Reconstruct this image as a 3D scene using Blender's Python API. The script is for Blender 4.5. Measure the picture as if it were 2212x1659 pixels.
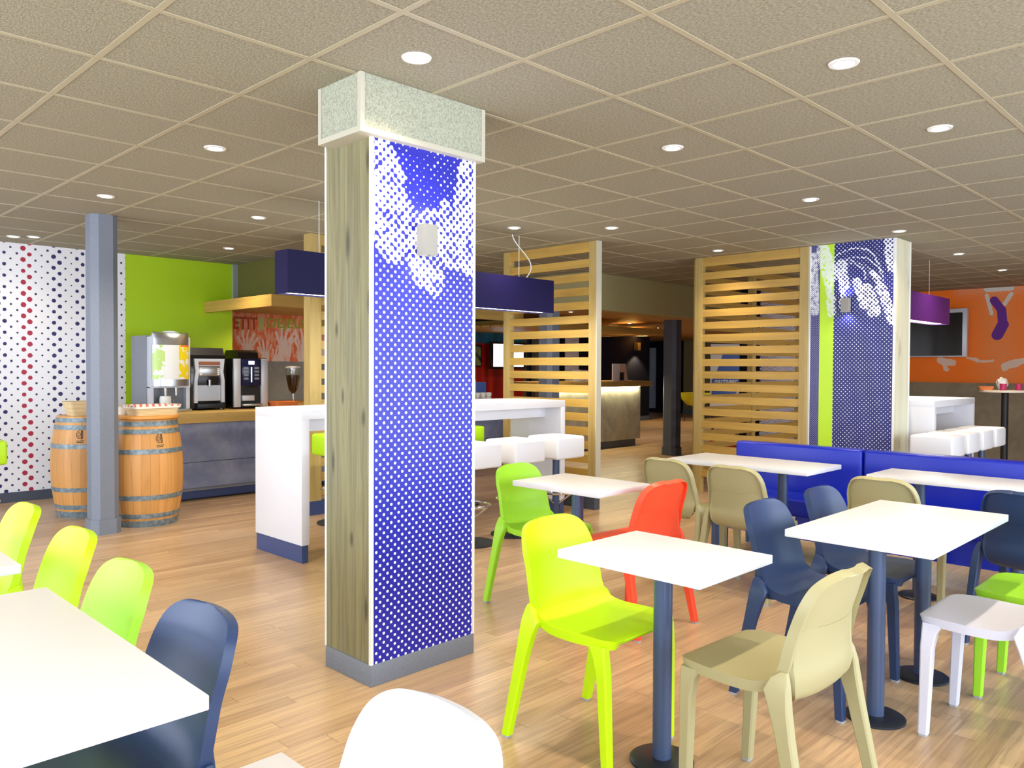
import bpy, bmesh, math, random
from mathutils import Matrix, Vector
random.seed(7)
for o in list(bpy.data.objects): bpy.data.objects.remove(o)
scene = bpy.context.scene
COL = scene.collection
PI = math.pi
CEIL = 2.611

# ------------------------------------------------------------------ camera
FPX, YAW, PIT, ROL = 1716.25, -.780129, -.021336, -.0045052
f = Vector((math.sin(YAW)*math.cos(PIT), math.cos(YAW)*math.cos(PIT), math.sin(PIT)))
r = Vector((math.cos(YAW), -math.sin(YAW), 0)); d = f.cross(r)
cr, sr = math.cos(ROL), math.sin(ROL)
right = cr*r + sr*d; down = -sr*r + cr*d
cam = bpy.data.cameras.new('camera'); camo = bpy.data.objects.new('camera', cam); COL.objects.link(camo)
cam.sensor_width = 36; cam.lens = FPX/2212*36; cam.clip_start = .05
M = Matrix((right, -down, -f)).transposed().to_4x4(); M.translation = (0, 0, 1.385)
camo.matrix_world = M
scene.camera = camo

# ------------------------------------------------------------------ world, daylight, exposure
scene.view_settings.view_transform = 'Standard'
scene.view_settings.look = 'None'
scene.view_settings.gamma = 1
scene.view_settings.use_curve_mapping = False
scene.view_settings.exposure = 0.48
w = bpy.data.worlds.new('sky'); scene.world = w; w.use_nodes = True
bg = w.node_tree.nodes['Background']; bg.inputs[0].default_value = (.80, .88, 1, 1); bg.inputs[1].default_value = 2.2

def area(name, loc, rot, sx, sy, power, color=(1, 1, 1), spread=180):
    l = bpy.data.lights.new(name, 'AREA'); l.shape = 'RECTANGLE'; l.size = sx; l.size_y = sy
    l.energy = power; l.color = color; l.spread = math.radians(spread)
    o = bpy.data.objects.new(name, l); COL.objects.link(o); o.location = loc; o.rotation_euler = rot
    o.visible_camera = False
    return o
# daylight through the window bands behind and beside the camera
area('daylight_side', (2.45, 3.2, 1.45), (0, PI/2, 0), 2.2, 10.5, 270, (.78, .87, 1))
area('daylight_back', (-4.0, -2.95, 1.45), (PI/2, 0, 0), 10.0, 2.2, 250, (.80, .88, 1))

# ------------------------------------------------------------------ object helpers
def tag(o, label=None, cat=None, group=None, kind=None):
    if label: o['label'] = label
    if cat: o['category'] = cat
    if group: o['group'] = group
    if kind: o['kind'] = kind
    return o
def mesh_obj(name, bm, mat, parent=None, smooth=False, loc=None):
    bmesh.ops.recalc_face_normals(bm, faces=bm.faces)
    me = bpy.data.meshes.new(name); bm.to_mesh(me); bm.free()
    if mat is not None:
        for m_ in (mat if isinstance(mat, (list, tuple)) else [mat]): me.materials.append(m_)
    if smooth:
        for p in me.polygons: p.use_smooth = True
        if smooth != 'all': me.set_sharp_from_angle(angle=math.radians(40))
    o = bpy.data.objects.new(name, me); COL.objects.link(o)
    if parent: o.parent = parent
    if loc: o.location = loc
    return o
def thing(name, label, cat, loc=(0, 0, 0), rz=0, group=None):
    o = bpy.data.objects.new(name, None); COL.objects.link(o); o.empty_display_size = .1
    o.location = loc; o.rotation_euler = (0, 0, rz)
    return tag(o, label, cat, group)
def kids(o): return [c for c in bpy.data.objects if c.parent == o]
def copy_tree(o, kd, parent=None, remap=None):
    c = o.copy(); COL.objects.link(c); c.parent = parent
    if remap and c.type == 'MESH':
        c.data = remap(c.data)
    for ch in kd.get(o.name, []): copy_tree(ch, kd, c, remap)
    return c
def kidmap(o, m=None):
    m = {} if m is None else m
    m[o.name] = kids(o)
    for c in m[o.name]: kidmap(c, m)
    return m
def box(bm, x0, x1, y0, y1, z0, z1, bev=0, seg=2):
    r_ = bmesh.ops.create_cube(bm, size=1)
    vs = r_['verts']
    for v in vs: v.co = Vector(((x0+x1)/2+v.co.x*(x1-x0), (y0+y1)/2+v.co.y*(y1-y0), (z0+z1)/2+v.co.z*(z1-z0)))
    if bev:
        es = list({e for v in vs for e in v.link_edges})
        bmesh.ops.bevel(bm, geom=es, offset=bev, segments=seg, affect='EDGES', profile=.5)
def boxo(name, dims, mat, parent=None, bev=0, seg=2):
    bm = bmesh.new(); box(bm, *dims, bev=bev, seg=seg)
    return mesh_obj(name, bm, mat, parent, smooth=bool(bev))
def lathe(bm, prof, cx=0, cy=0, n=40, capped=True):
    rings = []
    for (r_, z) in prof:
        rings.append([bm.verts.new((cx+r_*math.cos(2*PI*i/n), cy+r_*math.sin(2*PI*i/n), z)) for i in range(n)])
    for a, b in zip(rings, rings[1:]):
        for i in range(n): bm.faces.new((a[i], a[(i+1) % n], b[(i+1) % n], b[i]))
    if capped:
        bm.faces.new(rings[0][::-1]); bm.faces.new(rings[-1])
def tube(bm, pts, rad, n=10, closed=False):
    pts = [Vector(p) for p in pts]; rings = []; N = len(pts)
    for i, p in enumerate(pts):
        if closed: t = (pts[(i+1) % N]-pts[i-1]).normalized()
        else: t = (pts[min(i+1, N-1)]-pts[max(i-1, 0)]).normalized()
        a = Vector((0, 0, 1)) if abs(t.z) < .9 else Vector((1, 0, 0))
        u = t.cross(a).normalized(); v = t.cross(u)
        rings.append([bm.verts.new(p+rad*(math.cos(2*PI*k/n)*u+math.sin(2*PI*k/n)*v)) for k in range(n)])
    rng = range(N) if closed else range(N-1)
    for i in rng:
        a, b = rings[i], rings[(i+1) % N]
        for k in range(n): bm.faces.new((a[k], a[(k+1) % n], b[(k+1) % n], b[k]))
    if not closed: bm.faces.new(rings[0]); bm.faces.new(rings[-1][::-1])
def prism(bm, pts, a0, a1, axis='x'):
    """extrude a 2-d outline; axis x: pts are (y,z); y: (x,z); z: (x,y)"""
    def mk(p, a): return {'x': (a, p[0], p[1]), 'y': (p[0], a, p[1]), 'z': (p[0], p[1], a)}[axis]
    A = [bm.verts.new(mk(p, a0)) for p in pts]; B = [bm.verts.new(mk(p, a1)) for p in pts]
    n = len(pts)
    for i in range(n): bm.faces.new((A[i], A[(i+1) % n], B[(i+1) % n], B[i]))
    bm.faces.new(A[::-1]); bm.faces.new(B)
def text_obj(name, s, size, mat, parent, M4, extrude=.001, align='LEFT', bold=0):
    cu = bpy.data.curves.new(name, 'FONT'); cu.body = s; cu.size = size; cu.extrude = extrude; cu.align_x = align; cu.offset = bold
    t = bpy.data.objects.new('tmp', cu); COL.objects.link(t)
    bpy.context.view_layer.update()
    me = bpy.data.meshes.new_from_object(t.evaluated_get(bpy.context.evaluated_depsgraph_get()))
    bpy.data.objects.remove(t)
    me.name = name; me.materials.clear(); me.materials.append(mat)
    me.transform(M4)
    o = bpy.data.objects.new(name, me); COL.objects.link(o)
    if parent: o.parent = parent
    return o

# ------------------------------------------------------------------ node maths helper
class N:
    def __init__(s, t, v): s.t = t; s.v = v
    def _m(s, op, *a, clamp=False):
        n = s.t.nodes.new('ShaderNodeMath'); n.operation = op; n.use_clamp = clamp
        for i, x in enumerate((s,)+a):
            x = x.v if isinstance(x, N) else x
            if isinstance(x, (int, float)): n.inputs[i].default_value = x
            else: s.t.links.new(x, n.inputs[i])
        return N(s.t, n.outputs[0])
    def __add__(s, o): return s._m('ADD', o)
    __radd__ = __add__
    def __sub__(s, o): return s._m('SUBTRACT', o)
    def __rsub__(s, o): return N(s.t, o)._m('SUBTRACT', s)
    def __mul__(s, o): return s._m('MULTIPLY', o)
    __rmul__ = __mul__
    def __truediv__(s, o): return s._m('DIVIDE', o)
    def gt(s, o): return s._m('GREATER_THAN', o)
    def lt(s, o): return s._m('LESS_THAN', o)
    def floor(s): return s._m('FLOOR')
    def mod(s, o): return s._m('FLOORED_MODULO', o)
    def abs(s): return s._m('ABSOLUTE')
    def sqrt(s): return s._m('SQRT')
    def cos(s): return s._m('COSINE')
    def sin(s): return s._m('SINE')
    def min(s, o): return s._m('MINIMUM', o)
    def max(s, o): return s._m('MAXIMUM', o)
    def clamp(s): return s._m('ADD', 0.0, clamp=True)
    def ss(s, a, b):
        n = s.t.nodes.new('ShaderNodeMapRange'); n.interpolation_type = 'SMOOTHSTEP'
        s.t.links.new(s.v, n.inputs[0]); n.inputs[1].default_value = a; n.inputs[2].default_value = b
        return N(s.t, n.outputs[0])
class Mat:
    def __init__(s, name, color=(.8, .8, .8), rough=.5, metal=0, spec=.5, coat=0, emit=None, estr=0, trans=0, alpha=1):
        s.m = bpy.data.materials.new(name); s.m.use_nodes = True; s.t = s.m.node_tree
        s.b = s.t.nodes['Principled BSDF']; b = s.b.inputs
        b['Base Color'].default_value = (*color, 1); b['Roughness'].default_value = rough; b['Metallic'].default_value = metal
        b['Specular IOR Level'].default_value = spec; b['Coat Weight'].default_value = coat; b['Coat Roughness'].default_value = .1
        if emit: b['Emission Color'].default_value = (*emit, 1); b['Emission Strength'].default_value = estr
        if trans: b['Transmission Weight'].default_value = trans
        s.m.diffuse_color = (*color, 1)
    def pos(s):
        if not hasattr(s, '_p'):
            g = s.t.nodes.new('ShaderNodeTexCoord'); sp = s.t.nodes.new('ShaderNodeSeparateXYZ')
            s.t.links.new(g.outputs['Object'], sp.inputs[0]); s.obj = g.outputs['Object']
            s._p = [N(s.t, sp.outputs[i]) for i in range(3)]
        return s._p
    def comb(s, x, y, z):
        n = s.t.nodes.new('ShaderNodeCombineXYZ')
        for i, a in enumerate((x, y, z)):
            if isinstance(a, N): s.t.links.new(a.v, n.inputs[i])
            else: n.inputs[i].default_value = a
        return n.outputs[0]
    def noise(s, scale=5, detail=3, vec=None, rough=.5, dist=0):
        s.pos(); n = s.t.nodes.new('ShaderNodeTexNoise'); s.t.links.new(vec or s.obj, n.inputs['Vector'])
        n.inputs['Scale'].default_value = scale; n.inputs['Detail'].default_value = detail
        n.inputs['Roughness'].default_value = rough; n.inputs['Distortion'].default_value = dist
        return N(s.t, n.outputs[0])
    def white(s, vec):
        n = s.t.nodes.new('ShaderNodeTexWhiteNoise'); n.noise_dimensions = '3D'; s.t.links.new(vec, n.inputs['Vector'])
        return N(s.t, n.outputs['Value'])
    def mix(s, fac, a, b):
        n = s.t.nodes.new('ShaderNodeMix'); n.data_type = 'RGBA'
        if isinstance(fac, N): s.t.links.new(fac.v, n.inputs[0])
        else: n.inputs[0].default_value = fac
        for k, c in ((6, a), (7, b)):
            if isinstance(c, tuple): n.inputs[k].default_value = (*c, 1)
            else: s.t.links.new(c, n.inputs[k])
        return n.outputs[2]
    def color(s, sock): s.t.links.new(sock, s.b.inputs['Base Color']); return s
    def rough(s, n): s.t.links.new(n.v, s.b.inputs['Roughness']); return s
    def bump(s, h, strength=.3, dist=.002):
        n = s.t.nodes.new('ShaderNodeBump'); n.inputs['Strength'].default_value = strength; n.inputs['Distance'].default_value = dist
        s.t.links.new(h.v, n.inputs['Height']); s.t.links.new(n.outputs[0], s.b.inputs['Normal']); return s
    def halftone(s, u, v, p):
        """staggered dot lattice: 1 at dot centres, -1 between"""
        return (u*(2*PI/p)).cos() * (v*(2*PI/p)).cos()

def simple(name, c, rough=.5, **k): return Mat(name, c, rough, **k).m

# plain materials ------------------------------------------------------------
def plastic(name, c, rough=.42):
    m = Mat(name, c, rough, spec=.4); m.bump(m.noise(420, 2), .12, .0006); return m.m
MT = {
 'lime': plastic('lime_plastic', (.50, .78, 0.0)),
 'green': plastic('green_plastic', (.34, .72, .03)),
 'orange': plastic('orange_plastic', (.93, .085, .03)),
 'sand': plastic('sand_plastic', (.38, .345, .18)),
 'navy': plastic('navy_plastic', (.020, .042, .115), .38),
 'paleplastic': plastic('pale_plastic', (.60, .61, .72)),
 'cap': simple('clear_grey_cap', (.38, .40, .44), .3),
 'white_lam': plastic('white_laminate', (.70, .70, .735), .35),
 'leather': plastic('white_leatherette', (.82, .82, .84), .4),
 'leather_g': plastic('green_leatherette', (.42, .72, .01), .4),
 'bluemetal': simple('blue_grey_metal', (.055, .085, .17), .35, metal=.2),
 'darkmetal': simple('dark_metal', (.02, .024, .035), .4, metal=.3),
 'chrome': simple('chrome', (.75, .76, .78), .12, metal=1),
 'steel': simple('brushed_steel', (.55, .57, .6), .28, metal=.9),
 'alu': simple('matt_aluminium', (.62, .65, .72), .4, metal=.35),
 'greysteel': simple('grey_painted_steel', (.22, .25, .29), .4, metal=.2),
 'black': simple('black_gloss', (.008, .008, .009), .15),
 'blackm': simple('black_matt', (.012, .012, .014), .5),
 'blueleather': plastic('royal_blue_leatherette', (.004, .018, .42), .34),
 'plinth': simple('navy_plinth', (.035, .06, .17), .35),
 'skirt': simple('grey_skirting', (.07, .085, .12), .4),
 'whitepaint': simple('white_paint', (.82, .82, .80), .5),
 'creamtrim': simple('cream_trim', (.50, .47, .37), .5),
 'purple': simple('purple_lamp_box', (.007, .005, .05), .5, spec=.2),
 'violet': simple('violet_lamp_box', (.06, .008, .14), .42),
 'diffuser': simple('lit_diffuser', (1, 1, 1), .5, emit=(1, .95, .85), estr=6),
 'spotglow': simple('lit_downlight_glass', (1, 1, 1), .5, emit=(1, .93, .80), estr=22),
 'navywall': simple('navy_wall_paint', (.003, .0035, .012), .75, spec=.15),
 'olivewall': simple('olive_brown_wall', (.20, .16, .06), .7),
 'bulk': simple('bulkhead_paint', (.40, .35, .16), .7),
 'bulkd': simple('olive_bulkhead_paint', (.12, .115, .02), .7),
 'darkgreywall': simple('dark_grey_wall', (.10, .095, .08), .7),
 'screen': simple('lit_screen', (.8, .85, 1), .4, emit=(.80, .87, 1), estr=1.1),
 'red': simple('red_fabric', (.6, .01, .01), .6),
 'yel': simple('yellow_green_shell', (.62, .62, .02), .4),
 'paper': simple('white_paper', (.85, .83, .8), .6),
 'paperpink': simple('peach_paper', (.8, .55, .42), .6),
 'bluebox': simple('blue_cardboard', (.06, .15, .55), .5),
 'cream': simple('cream_card', (.8, .74, .62), .6),
 'ceramic': simple('white_ceramic', (.85, .84, .78), .25),
 'glass': simple('clear_glass', (1, 1, 1), .02, trans=1),
 'coffee': simple('coffee_beans', (.045, .016, .008), .5),
 'orangecloth': simple('orange_basket', (.75, .22, .06), .6),
 'ink': simple('stamp_ink', (.05, .03, .02), .7),
 'lblue': simple('light_blue_print', (.03, .10, .42), .4),
}
# wood ------------------------------------------------------------
def wood(name, c1, c2, knot, axis='z', scale=1.0, rough=.5):
    m = Mat(name, c1, rough); p = m.pos()
    k = {'x': (1.2, 14, 14), 'y': (14, 1.2, 14), 'z': (14, 14, 1.2)}[axis]
    v = m.comb(p[0]*(k[0]*scale), p[1]*(k[1]*scale), p[2]*(k[2]*scale))
    n = m.noise(1, 5, v, .6, .6)
    c = m.mix(n.ss(.3, .7), c1, c2)
    k2 = {'x': (2, 9, 9), 'y': (9, 2, 9), 'z': (6, 6, 1.9)}[axis]
    n2 = m.noise(1, 2, m.comb(p[0]*k2[0], p[1]*k2[1], p[2]*k2[2]+3.3), .5)
    c = m.mix(n2.ss(.66, .78)*.75, c, knot)
    m.color(c); m.bump(n, .15, .001); return m.m
MT['woodz'] = wood('pale_oak_upright', (.50, .36, .12), (.40, .28, .09), (.16, .11, .05), 'z')
MT['woodx'] = wood('pale_oak_slat', (.54, .33, .065), (.42, .255, .055), (.22, .13, .05), 'x')
MT['woody'] = wood('pale_oak_board', (.54, .34, .08), (.42, .265, .065), (.22, .13, .05), 'y')
def pine():
    m = Mat('weathered_pine_panel', (.3, .25, .1), .6); p = m.pos(); x, z = p[0], p[2]
    g = m.noise(1, 6, m.comb(x*34, 0.0, z*1.3), .65, .9); b = m.noise(1, 3, m.comb(x*9, 2.0, z*.7), .5, .4)
    c = m.mix(g.ss(.32, .68), (.27, .235, .115), (.155, .135, .065)); c = m.mix(b.ss(.5, .7)*.45, c, (.17, .17, .11))
    k = None
    for (kx, kz, rx, rz) in ((-2.85, 2.27, .012, .05), (-3.0, 1.93, .016, .07), (-2.84, 1.66, .012, .05), (-3.09, 1.55, .01, .03), (-2.88, 1.16, .014, .035), (-3.12, .95, .012, .05), (-2.97, .62, .012, .03), (-2.86, .33, .012, .05), (-3.04, 1.25, .008, .03)):
        dx, dz = (x-kx)/rx, (z-kz)/rz; q = (dx*dx+dz*dz).sqrt()+(g-.5)*1.6; k = q if k is None else k.min(q)
    c = m.mix((1-k.ss(.3, 1.7))*.8, c, (.05, .04, .022)); m.color(c); m.bump(g, .12, .001); return m.m
MT['woodpil'] = pine()
MT['woodpale'] = wood('pale_pine_panel', (.74, .72, .54), (.66, .63, .44), (.42, .38, .26), 'z', .8)
def barrel_wood():
    m = Mat('barrel_oak', (.7, .38, .12), .45); p = m.pos()
    n = m.t.nodes.new('ShaderNodeMath'); n.operation = 'ARCTAN2'
    m.t.links.new(p[1].v, n.inputs[0]); m.t.links.new(p[0].v, n.inputs[1])
    a = N(m.t, n.outputs[0])*(26/(2*PI)); st = a.floor()
    rnd = m.white(m.comb(st, 1.5, 2.5))
    g = m.noise(1, 5, m.comb(a*2.2, st*3.1, p[2]*2.2), .6, .8)
    c = m.mix(rnd, (.72, .36, .11), (.56, .27, .07)); c = m.mix(g.ss(.5, .75)*.6, c, (.40, .16, .04))
    e = (a-st-.5).abs().gt(.478); c = m.mix(e*.5, c, (.25, .10, .03))
    m.color(c); return m.m
MT['barrel'] = barrel_wood()
MT['barreltop'] = simple('barrel_head_wood', (.72, .32, .06), .4)
def hoop():
    m = Mat('galvanised_hoop', (.27, .33, .36), .45, metal=.35); c = m.mix(m.noise(30, 3).ss(.35, .7), (.14, .20, .23), (.28, .33, .37)); m.color(c); return m.m
MT['hoop'] = hoop()
def floor_mat():
    m = Mat('strip_wood_floor', (.6, .4, .2), .3, spec=.5); p = m.pos()
    W = .083; col = (p[0]/W).floor(); r1 = m.white(m.comb(col, 7.7, 1.1))
    L = 1.15; yy = p[1]/L + r1*9.0; row = yy.floor()
    rnd = m.white(m.comb(col, row, 3.3))
    g = m.noise(1, 6, m.comb(p[0]*55, p[1]*2.2 + rnd*31, rnd*12), .65, .5)
    c = m.mix(rnd, (.62, .415, .225), (.43, .265, .135))
    c = m.mix(g.ss(.35, .70)*.7, c, (.28, .175, .10))
    lf = m.noise(.7, 2); c = m.mix(lf.ss(.4, .7)*.25, c, (.60, .48, .36))
    seam = ((p[0]/W-col-.5).abs().gt(.487)).max((yy-row-.5).abs().gt(.4975))
    c = m.mix(seam*.45, c, (.22, .12, .06))
    m.color(c); m.rough(g*.14+.24); m.bump(g-seam*.6, .08, .001); return m.m
MT['floor'] = floor_mat()
def ceil_mat():
    m = Mat('wood_wool_ceiling_tile', (.4, .36, .27), .9, spec=.2)
    n = m.noise(1, 4, m.comb(m.pos()[0]*70, m.pos()[1]*150, 0.0), .8); n2 = m.noise(26, 3, None, .6)
    c = m.mix(n.ss(.36, .64), (.22, .20, .145), (.43, .395, .295)); c = m.mix(n2.ss(.42, .7)*.35, c, (.32, .31, .24))
    m.color(c); m.bump(n, .5, .004); return m.m
MT['ceil'] = ceil_mat()
def cap_mat():
    m = Mat('pale_fibre_panel', (.6, .6, .5), .9, spec=.2); n = m.noise(110, 4, None, .8)
    m.color(m.mix(n.ss(.35, .62), (.27, .28, .21), (.44, .45, .35))); m.bump(n, .4, .003); return m.m
MT['capital'] = cap_mat()
def concrete(name, a, b, c_, rough=.5):
    m = Mat(name, a, rough); n = m.noise(2.2, 6, None, .6, .4); n2 = m.noise(9, 5, None, .65)
    c = m.mix(n.ss(.35, .65), a, b); c = m.mix(n2.ss(.45, .75)*.5, c, c_); m.color(c); return m.m
MT['bluecon'] = concrete('blue_grey_concrete_laminate', (.15, .18, .30), (.24, .27, .38), (.32, .33, .44), .35)
MT['greycon'] = concrete('grey_concrete_laminate', (.30, .285, .23), (.44, .42, .34), (.52, .50, .42), .5)
MT['browncon'] = concrete('brown_grey_concrete_dado', (.22, .175, .11), (.30, .235, .14), (.36, .30, .21), .6)
MT['backcon'] = concrete('grey_splashback', (.24, .27, .27), (.32, .35, .35), (.38, .40, .40), .5)
def column_mat(name, c):
    m = Mat(name, c, .5); n = m.noise(160, 2); m.color(m.mix(n.ss(.3, .7)*.35, c, tuple(x*1.5 for x in c))); m.bump(n, .2, .001); return m.m
MT['colmat'] = column_mat('blue_grey_textured_paint', (.16, .18, .225))
MT['colmatd'] = column_mat('charcoal_textured_paint', (.055, .06, .075))

# wall graphics -------------------------------------------------------------
def wall_left_mat():
    m = Mat('dotted_and_lime_wallpaper', (.9, .9, .9), .55); p = m.pos(); y, z = p[1], p[2]
    P = .0555; V = .114
    k = ((y-2.2225)/P).floor()
    km = k.mod(13)
    ramp = m.t.nodes.new('ShaderNodeValToRGB'); ramp.color_ramp.interpolation = 'CONSTANT'
    red = (.42, .02, .06); nav = (.02, .022, .13); dk = (.03, .032, .10)
    seq = [(red, .0235), (red, .0235), (dk, .011), (dk, .009), (dk, .012), (nav, .021), (nav, .0205), (dk, .010), (dk, .008), (nav, .020), (nav, .018), (dk, .011), (dk, .011)]
    el = ramp.color_ramp.elements
    for i, (c, rad) in enumerate(seq):
        e = el[i] if i < 2 else el.new(i/13)
        e.position = i/13; e.color = (*c, rad*20)
    fac = (km+.5)/13; m.t.links.new(fac.v, ramp.inputs[0])
    rad = N(m.t, ramp.outputs[1])*.05
    off = (k.mod(2))*.5
    zz = z/V + off; row = zz.floor()
    wob = m.white(m.comb(k, row, 1.7)); rad = rad*(wob*.25+.85)
    du = (y-2.2225) - (k+.5)*P; dv = (zz-row-.5)*V
    n = m.noise(60, 1)*.006
    dist = (du*du+dv*dv).sqrt() + n - .003
    dot = dist.lt(rad)
    c = m.mix(dot, (.86, .87, .92), ramp.outputs[0])
    c = m.mix(y.gt(3.235), c, (.42, .66, .005))
    m.color(c); return m.m
MT['wall_left'] = wall_left_mat()

def capsule(m, u, v, a, b, r_):
    """signed distance to a capsule from a to b in (u,v)"""
    ax, ay = a; bx, by = b; dx, dy = bx-ax, by-ay; L2 = dx*dx+dy*dy
    pu, pv = u-ax, v-ay
    t = ((pu*dx+pv*dy)/L2).clamp()
    qx, qy = pu-t*dx, pv-t*dy
    return (qx*qx+qy*qy).sqrt()-r_
def pillar_art():
    m = Mat('blue_halftone_panel', (.03, .04, .6), .4); p = m.pos(); u, v = p[1]-2.0, p[2]   # u 0..0.585
    P = .040; h = m.halftone(u, v, P)
    nz = m.noise(9, 3); nf = m.noise(30, 3)
    wu = u+(nz-.5)*.07; wv = v+(nz-.5)*.05
    caps = [((.02, 2.30), (.07, 1.93), .065), ((.02, 2.12), (.12, 1.88), .055), ((.10, 2.15), (.24, 1.98), .05), ((.17, 2.05), (.26, 1.80), .055), ((.30, 2.04), (.345, 1.765), .058),
            ((.36, 2.06), (.43, 1.90), .05), ((.55, 2.30), (.50, 1.90), .07), ((.42, 2.10), (.55, 1.98), .06), ((.05, 2.42), (.13, 2.2), .03), ((.56, 2.05), (.57, 1.86), .04)]
    d_ = None
    for a, b, r_ in caps:
        c = capsule(m, wu, wv, a, b, r_); d_ = c if d_ is None else d_.min(c)
    inside = 1-d_.ss(-.012, .012)
    T = inside*-.84 + .56            # outside: small white dots; inside: white with blue dots
    top = v.ss(1.95, 2.15)*(1-inside)
    T = T+top*.26
    T = T + (nf-.5)*(inside*3.2+top*1.6)
    white_ = h.gt(T)
    c = m.mix(white_, (.010, .012, .36), (.86, .88, .93))
    e = (u.lt(.006)).max(u.gt(.579)); c = m.mix(e, c, (.8, .8, .8))
    m.color(c); return m.m
MT['pillar_art'] = pillar_art()
def pillar2_art():
    m = Mat('navy_halftone_panel', (.01, .01, .2), .4); p = m.pos(); u, v = p[0]+3.5, p[2]     # u 0..0.8
    nz = m.noise(8, 3); nf = m.noise(34, 2)
    h = m.halftone(u, v, .040); hs = m.halftone(u, v, .019)
    wu = u+(nz-.5)*.06; wv = v+(nz-.5)*.05
    caps = [((.03, 2.5), (.05, 1.96), .045), ((.12, 2.56), (.20, 2.3), .07), ((.17, 2.25), (.22, 1.93), .04), ((.30, 2.40), (.34, 2.20), .055), ((.32, 2.2), (.31, 1.99), .03),
            ((.46, 2.22), (.52, 2.0), .05), ((.55, 2.15), (.62, 1.93), .06), ((.68, 2.15), (.80, 1.85), .055), ((.76, 2.6), (.80, 2.35), .07), ((.60, 2.30), (.72, 2.10), .03)]
    d_ = None
    for a, b, r_ in caps:
        c = capsule(m, wu, wv, a, b, r_); d_ = c if d_ is None else d_.min(c)
    # swooping arcs
    for (cx, cz, R_, t) in ((.42, 2.30, .25, .008), (.44, 2.20, .26, .007), (.40, 2.26, .14, .008), (.30, 2.02, .42, .006)):
        ddx, ddz = wu-cx, wv-cz
        a = ((ddx*ddx+ddz*ddz).sqrt()-R_).abs()-t; a = a+(1-(v.gt(cz-.02)))*1.0; d_ = d_.min(a)
    inside = 1-d_.ss(-.010, .008)
    T = inside*-1.02+.71+(nf-.5)*(inside*2.8)
    coarse = h.gt(T); fine = hs.gt(T*.9+.1)
    right = u.gt(.21)
    wm = coarse*right+fine*(1-right)
    stripe = (u.gt(.095))*(u.lt(.235))
    # outside the hand the stripe is solid lime
    smask = (1-d_.ss(-.012, .006))*(nf.gt(.40))
    base = m.mix(wm, (.004, .006, .15), (.84, .86, .92))
    st = m.mix(smask*.85, (.50, .80, .01), (.80, .88, .80))
    c = m.mix(stripe, base, st); m.color(c); return m.m
MT['pillar2_art'] = pillar2_art()
def pillar3_art():
    m = Mat('white_halftone_panel', (.9, .9, .9), .5); p = m.pos()
    h = m.halftone(p[1], p[2], .05); T = m.noise(3, 2)*.9-.2
    m.color(m.mix(h.gt(T+.1), (.82, .82, .88), (.05, .04, .24))); return m.m
MT['pillar3_art'] = pillar3_art()
def orange_mat():
    m = Mat('orange_wallpaper', (1, .2, 0), .55); p = m.pos(); u, v = p[0], p[2]
    h = m.halftone(u, v, .036); nz = m.noise(5, 3)
    g = capsule(m, u, v, (-3.25, 2.75), (-3.15, 1.35), .12).ss(-.1, .45)
    g2 = capsule(m, u, v, (-3.7, 2.62), (-1.8, 2.62), .02).ss(0, .22)
    c = m.mix(h.gt(g*.8+.22)*.8, (1.0, .19, 0.0), (.62, .42, .20))
    c = m.mix(h.gt(g2*.9+.15)*.7, c, (.72, .62, .50))
    wu = u+(nz-.5)*.16; wv = v+(nz-.5)*.16
    pal = None
    for a, b, r_ in (((-4.0, 1.52), (-3.82, 1.50), .06), ((-3.62, 1.55), (-3.3, 1.50), .022), ((-3.1, 1.44), (-2.6, 1.58), .055), ((-3.95, 1.50), (-3.9, 1.38), .03)):
        q = capsule(m, wu, wv, a, b, r_); pal = q if pal is None else pal.min(q)
    c = m.mix((pal.lt(0))*.85, c, (.74, .62, .50))
    col = capsule(m, u, v, (-3.37, 2.50), (-3.30, 2.22), .025).min(capsule(m, u, v, (-3.05, 2.50), (-3.13, 2.36), .03)).min(capsule(m, u, v, (-3.36, 2.6), (-3.06, 2.6), .05))
    c = m.mix((col.lt(0))*(h.lt(.5)), c, (.72, .70, .66))
    a1 = capsule(m, u, v, (-3.27, 2.42), (-3.17, 2.27), .058); a2 = capsule(m, u, v, (-3.17, 2.27), (-3.15, 2.05), .062); a3 = capsule(m, u, v, (-3.15, 2.05), (-3.22, 1.90), .078)
    c = m.mix((a1.min(a2).min(a3)).lt(0), c, (.13, .012, .26))
    c = m.mix(v.lt(1.175), c, (.26, .20, .12))
    m.color(c); return m.m
MT['orange_wall'] = orange_mat()
def mural_mat():
    m = Mat('orange_hands_mural', (.8, .3, .1), .5); p = m.pos(); u, v = p[1], p[2]
    nz = m.noise(3.5, 3); nf = m.noise(14, 3, m.comb(0.0, u*1.6, v*.5))
    wu = u+(nz-.5)*.14; wv = v
    d_ = None
    for k, (cx, cz, s, ang) in enumerate(((5.15, 1.62, .9, .15), (5.42, 1.52, .8, -.2), (5.72, 1.66, 1.1, .25), (6.02, 1.60, 1.2, -.15), (5.60, 1.46, .8, .5), (6.35, 1.62, 1, .1))):
        q = capsule(m, wu, wv, (cx, cz-.25), (cx, cz), .075*s); d_ = q if d_ is None else d_.min(q)
        for i in range(5):
            a = ang+(i-2)*.30; L = (.16, .23, .25, .22, .17)[i]*s
            q = capsule(m, wu, wv, (cx+(i-2)*.025*s, cz+.03), (cx+math.sin(a)*L+(i-2)*.025*s, cz+.03+math.cos(a)*L), .016*s); d_ = d_.min(q)
    c = m.mix(nf.ss(.40, .60), (.80, .16, .04), (.85, .42, .26))
    c = m.mix((d_.lt(0))*(nf.ss(.25, .5)*.6+.4), c, (.86, .74, .66))
    m.color(c); return m.m
MT['mural'] = mural_mat()
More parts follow.
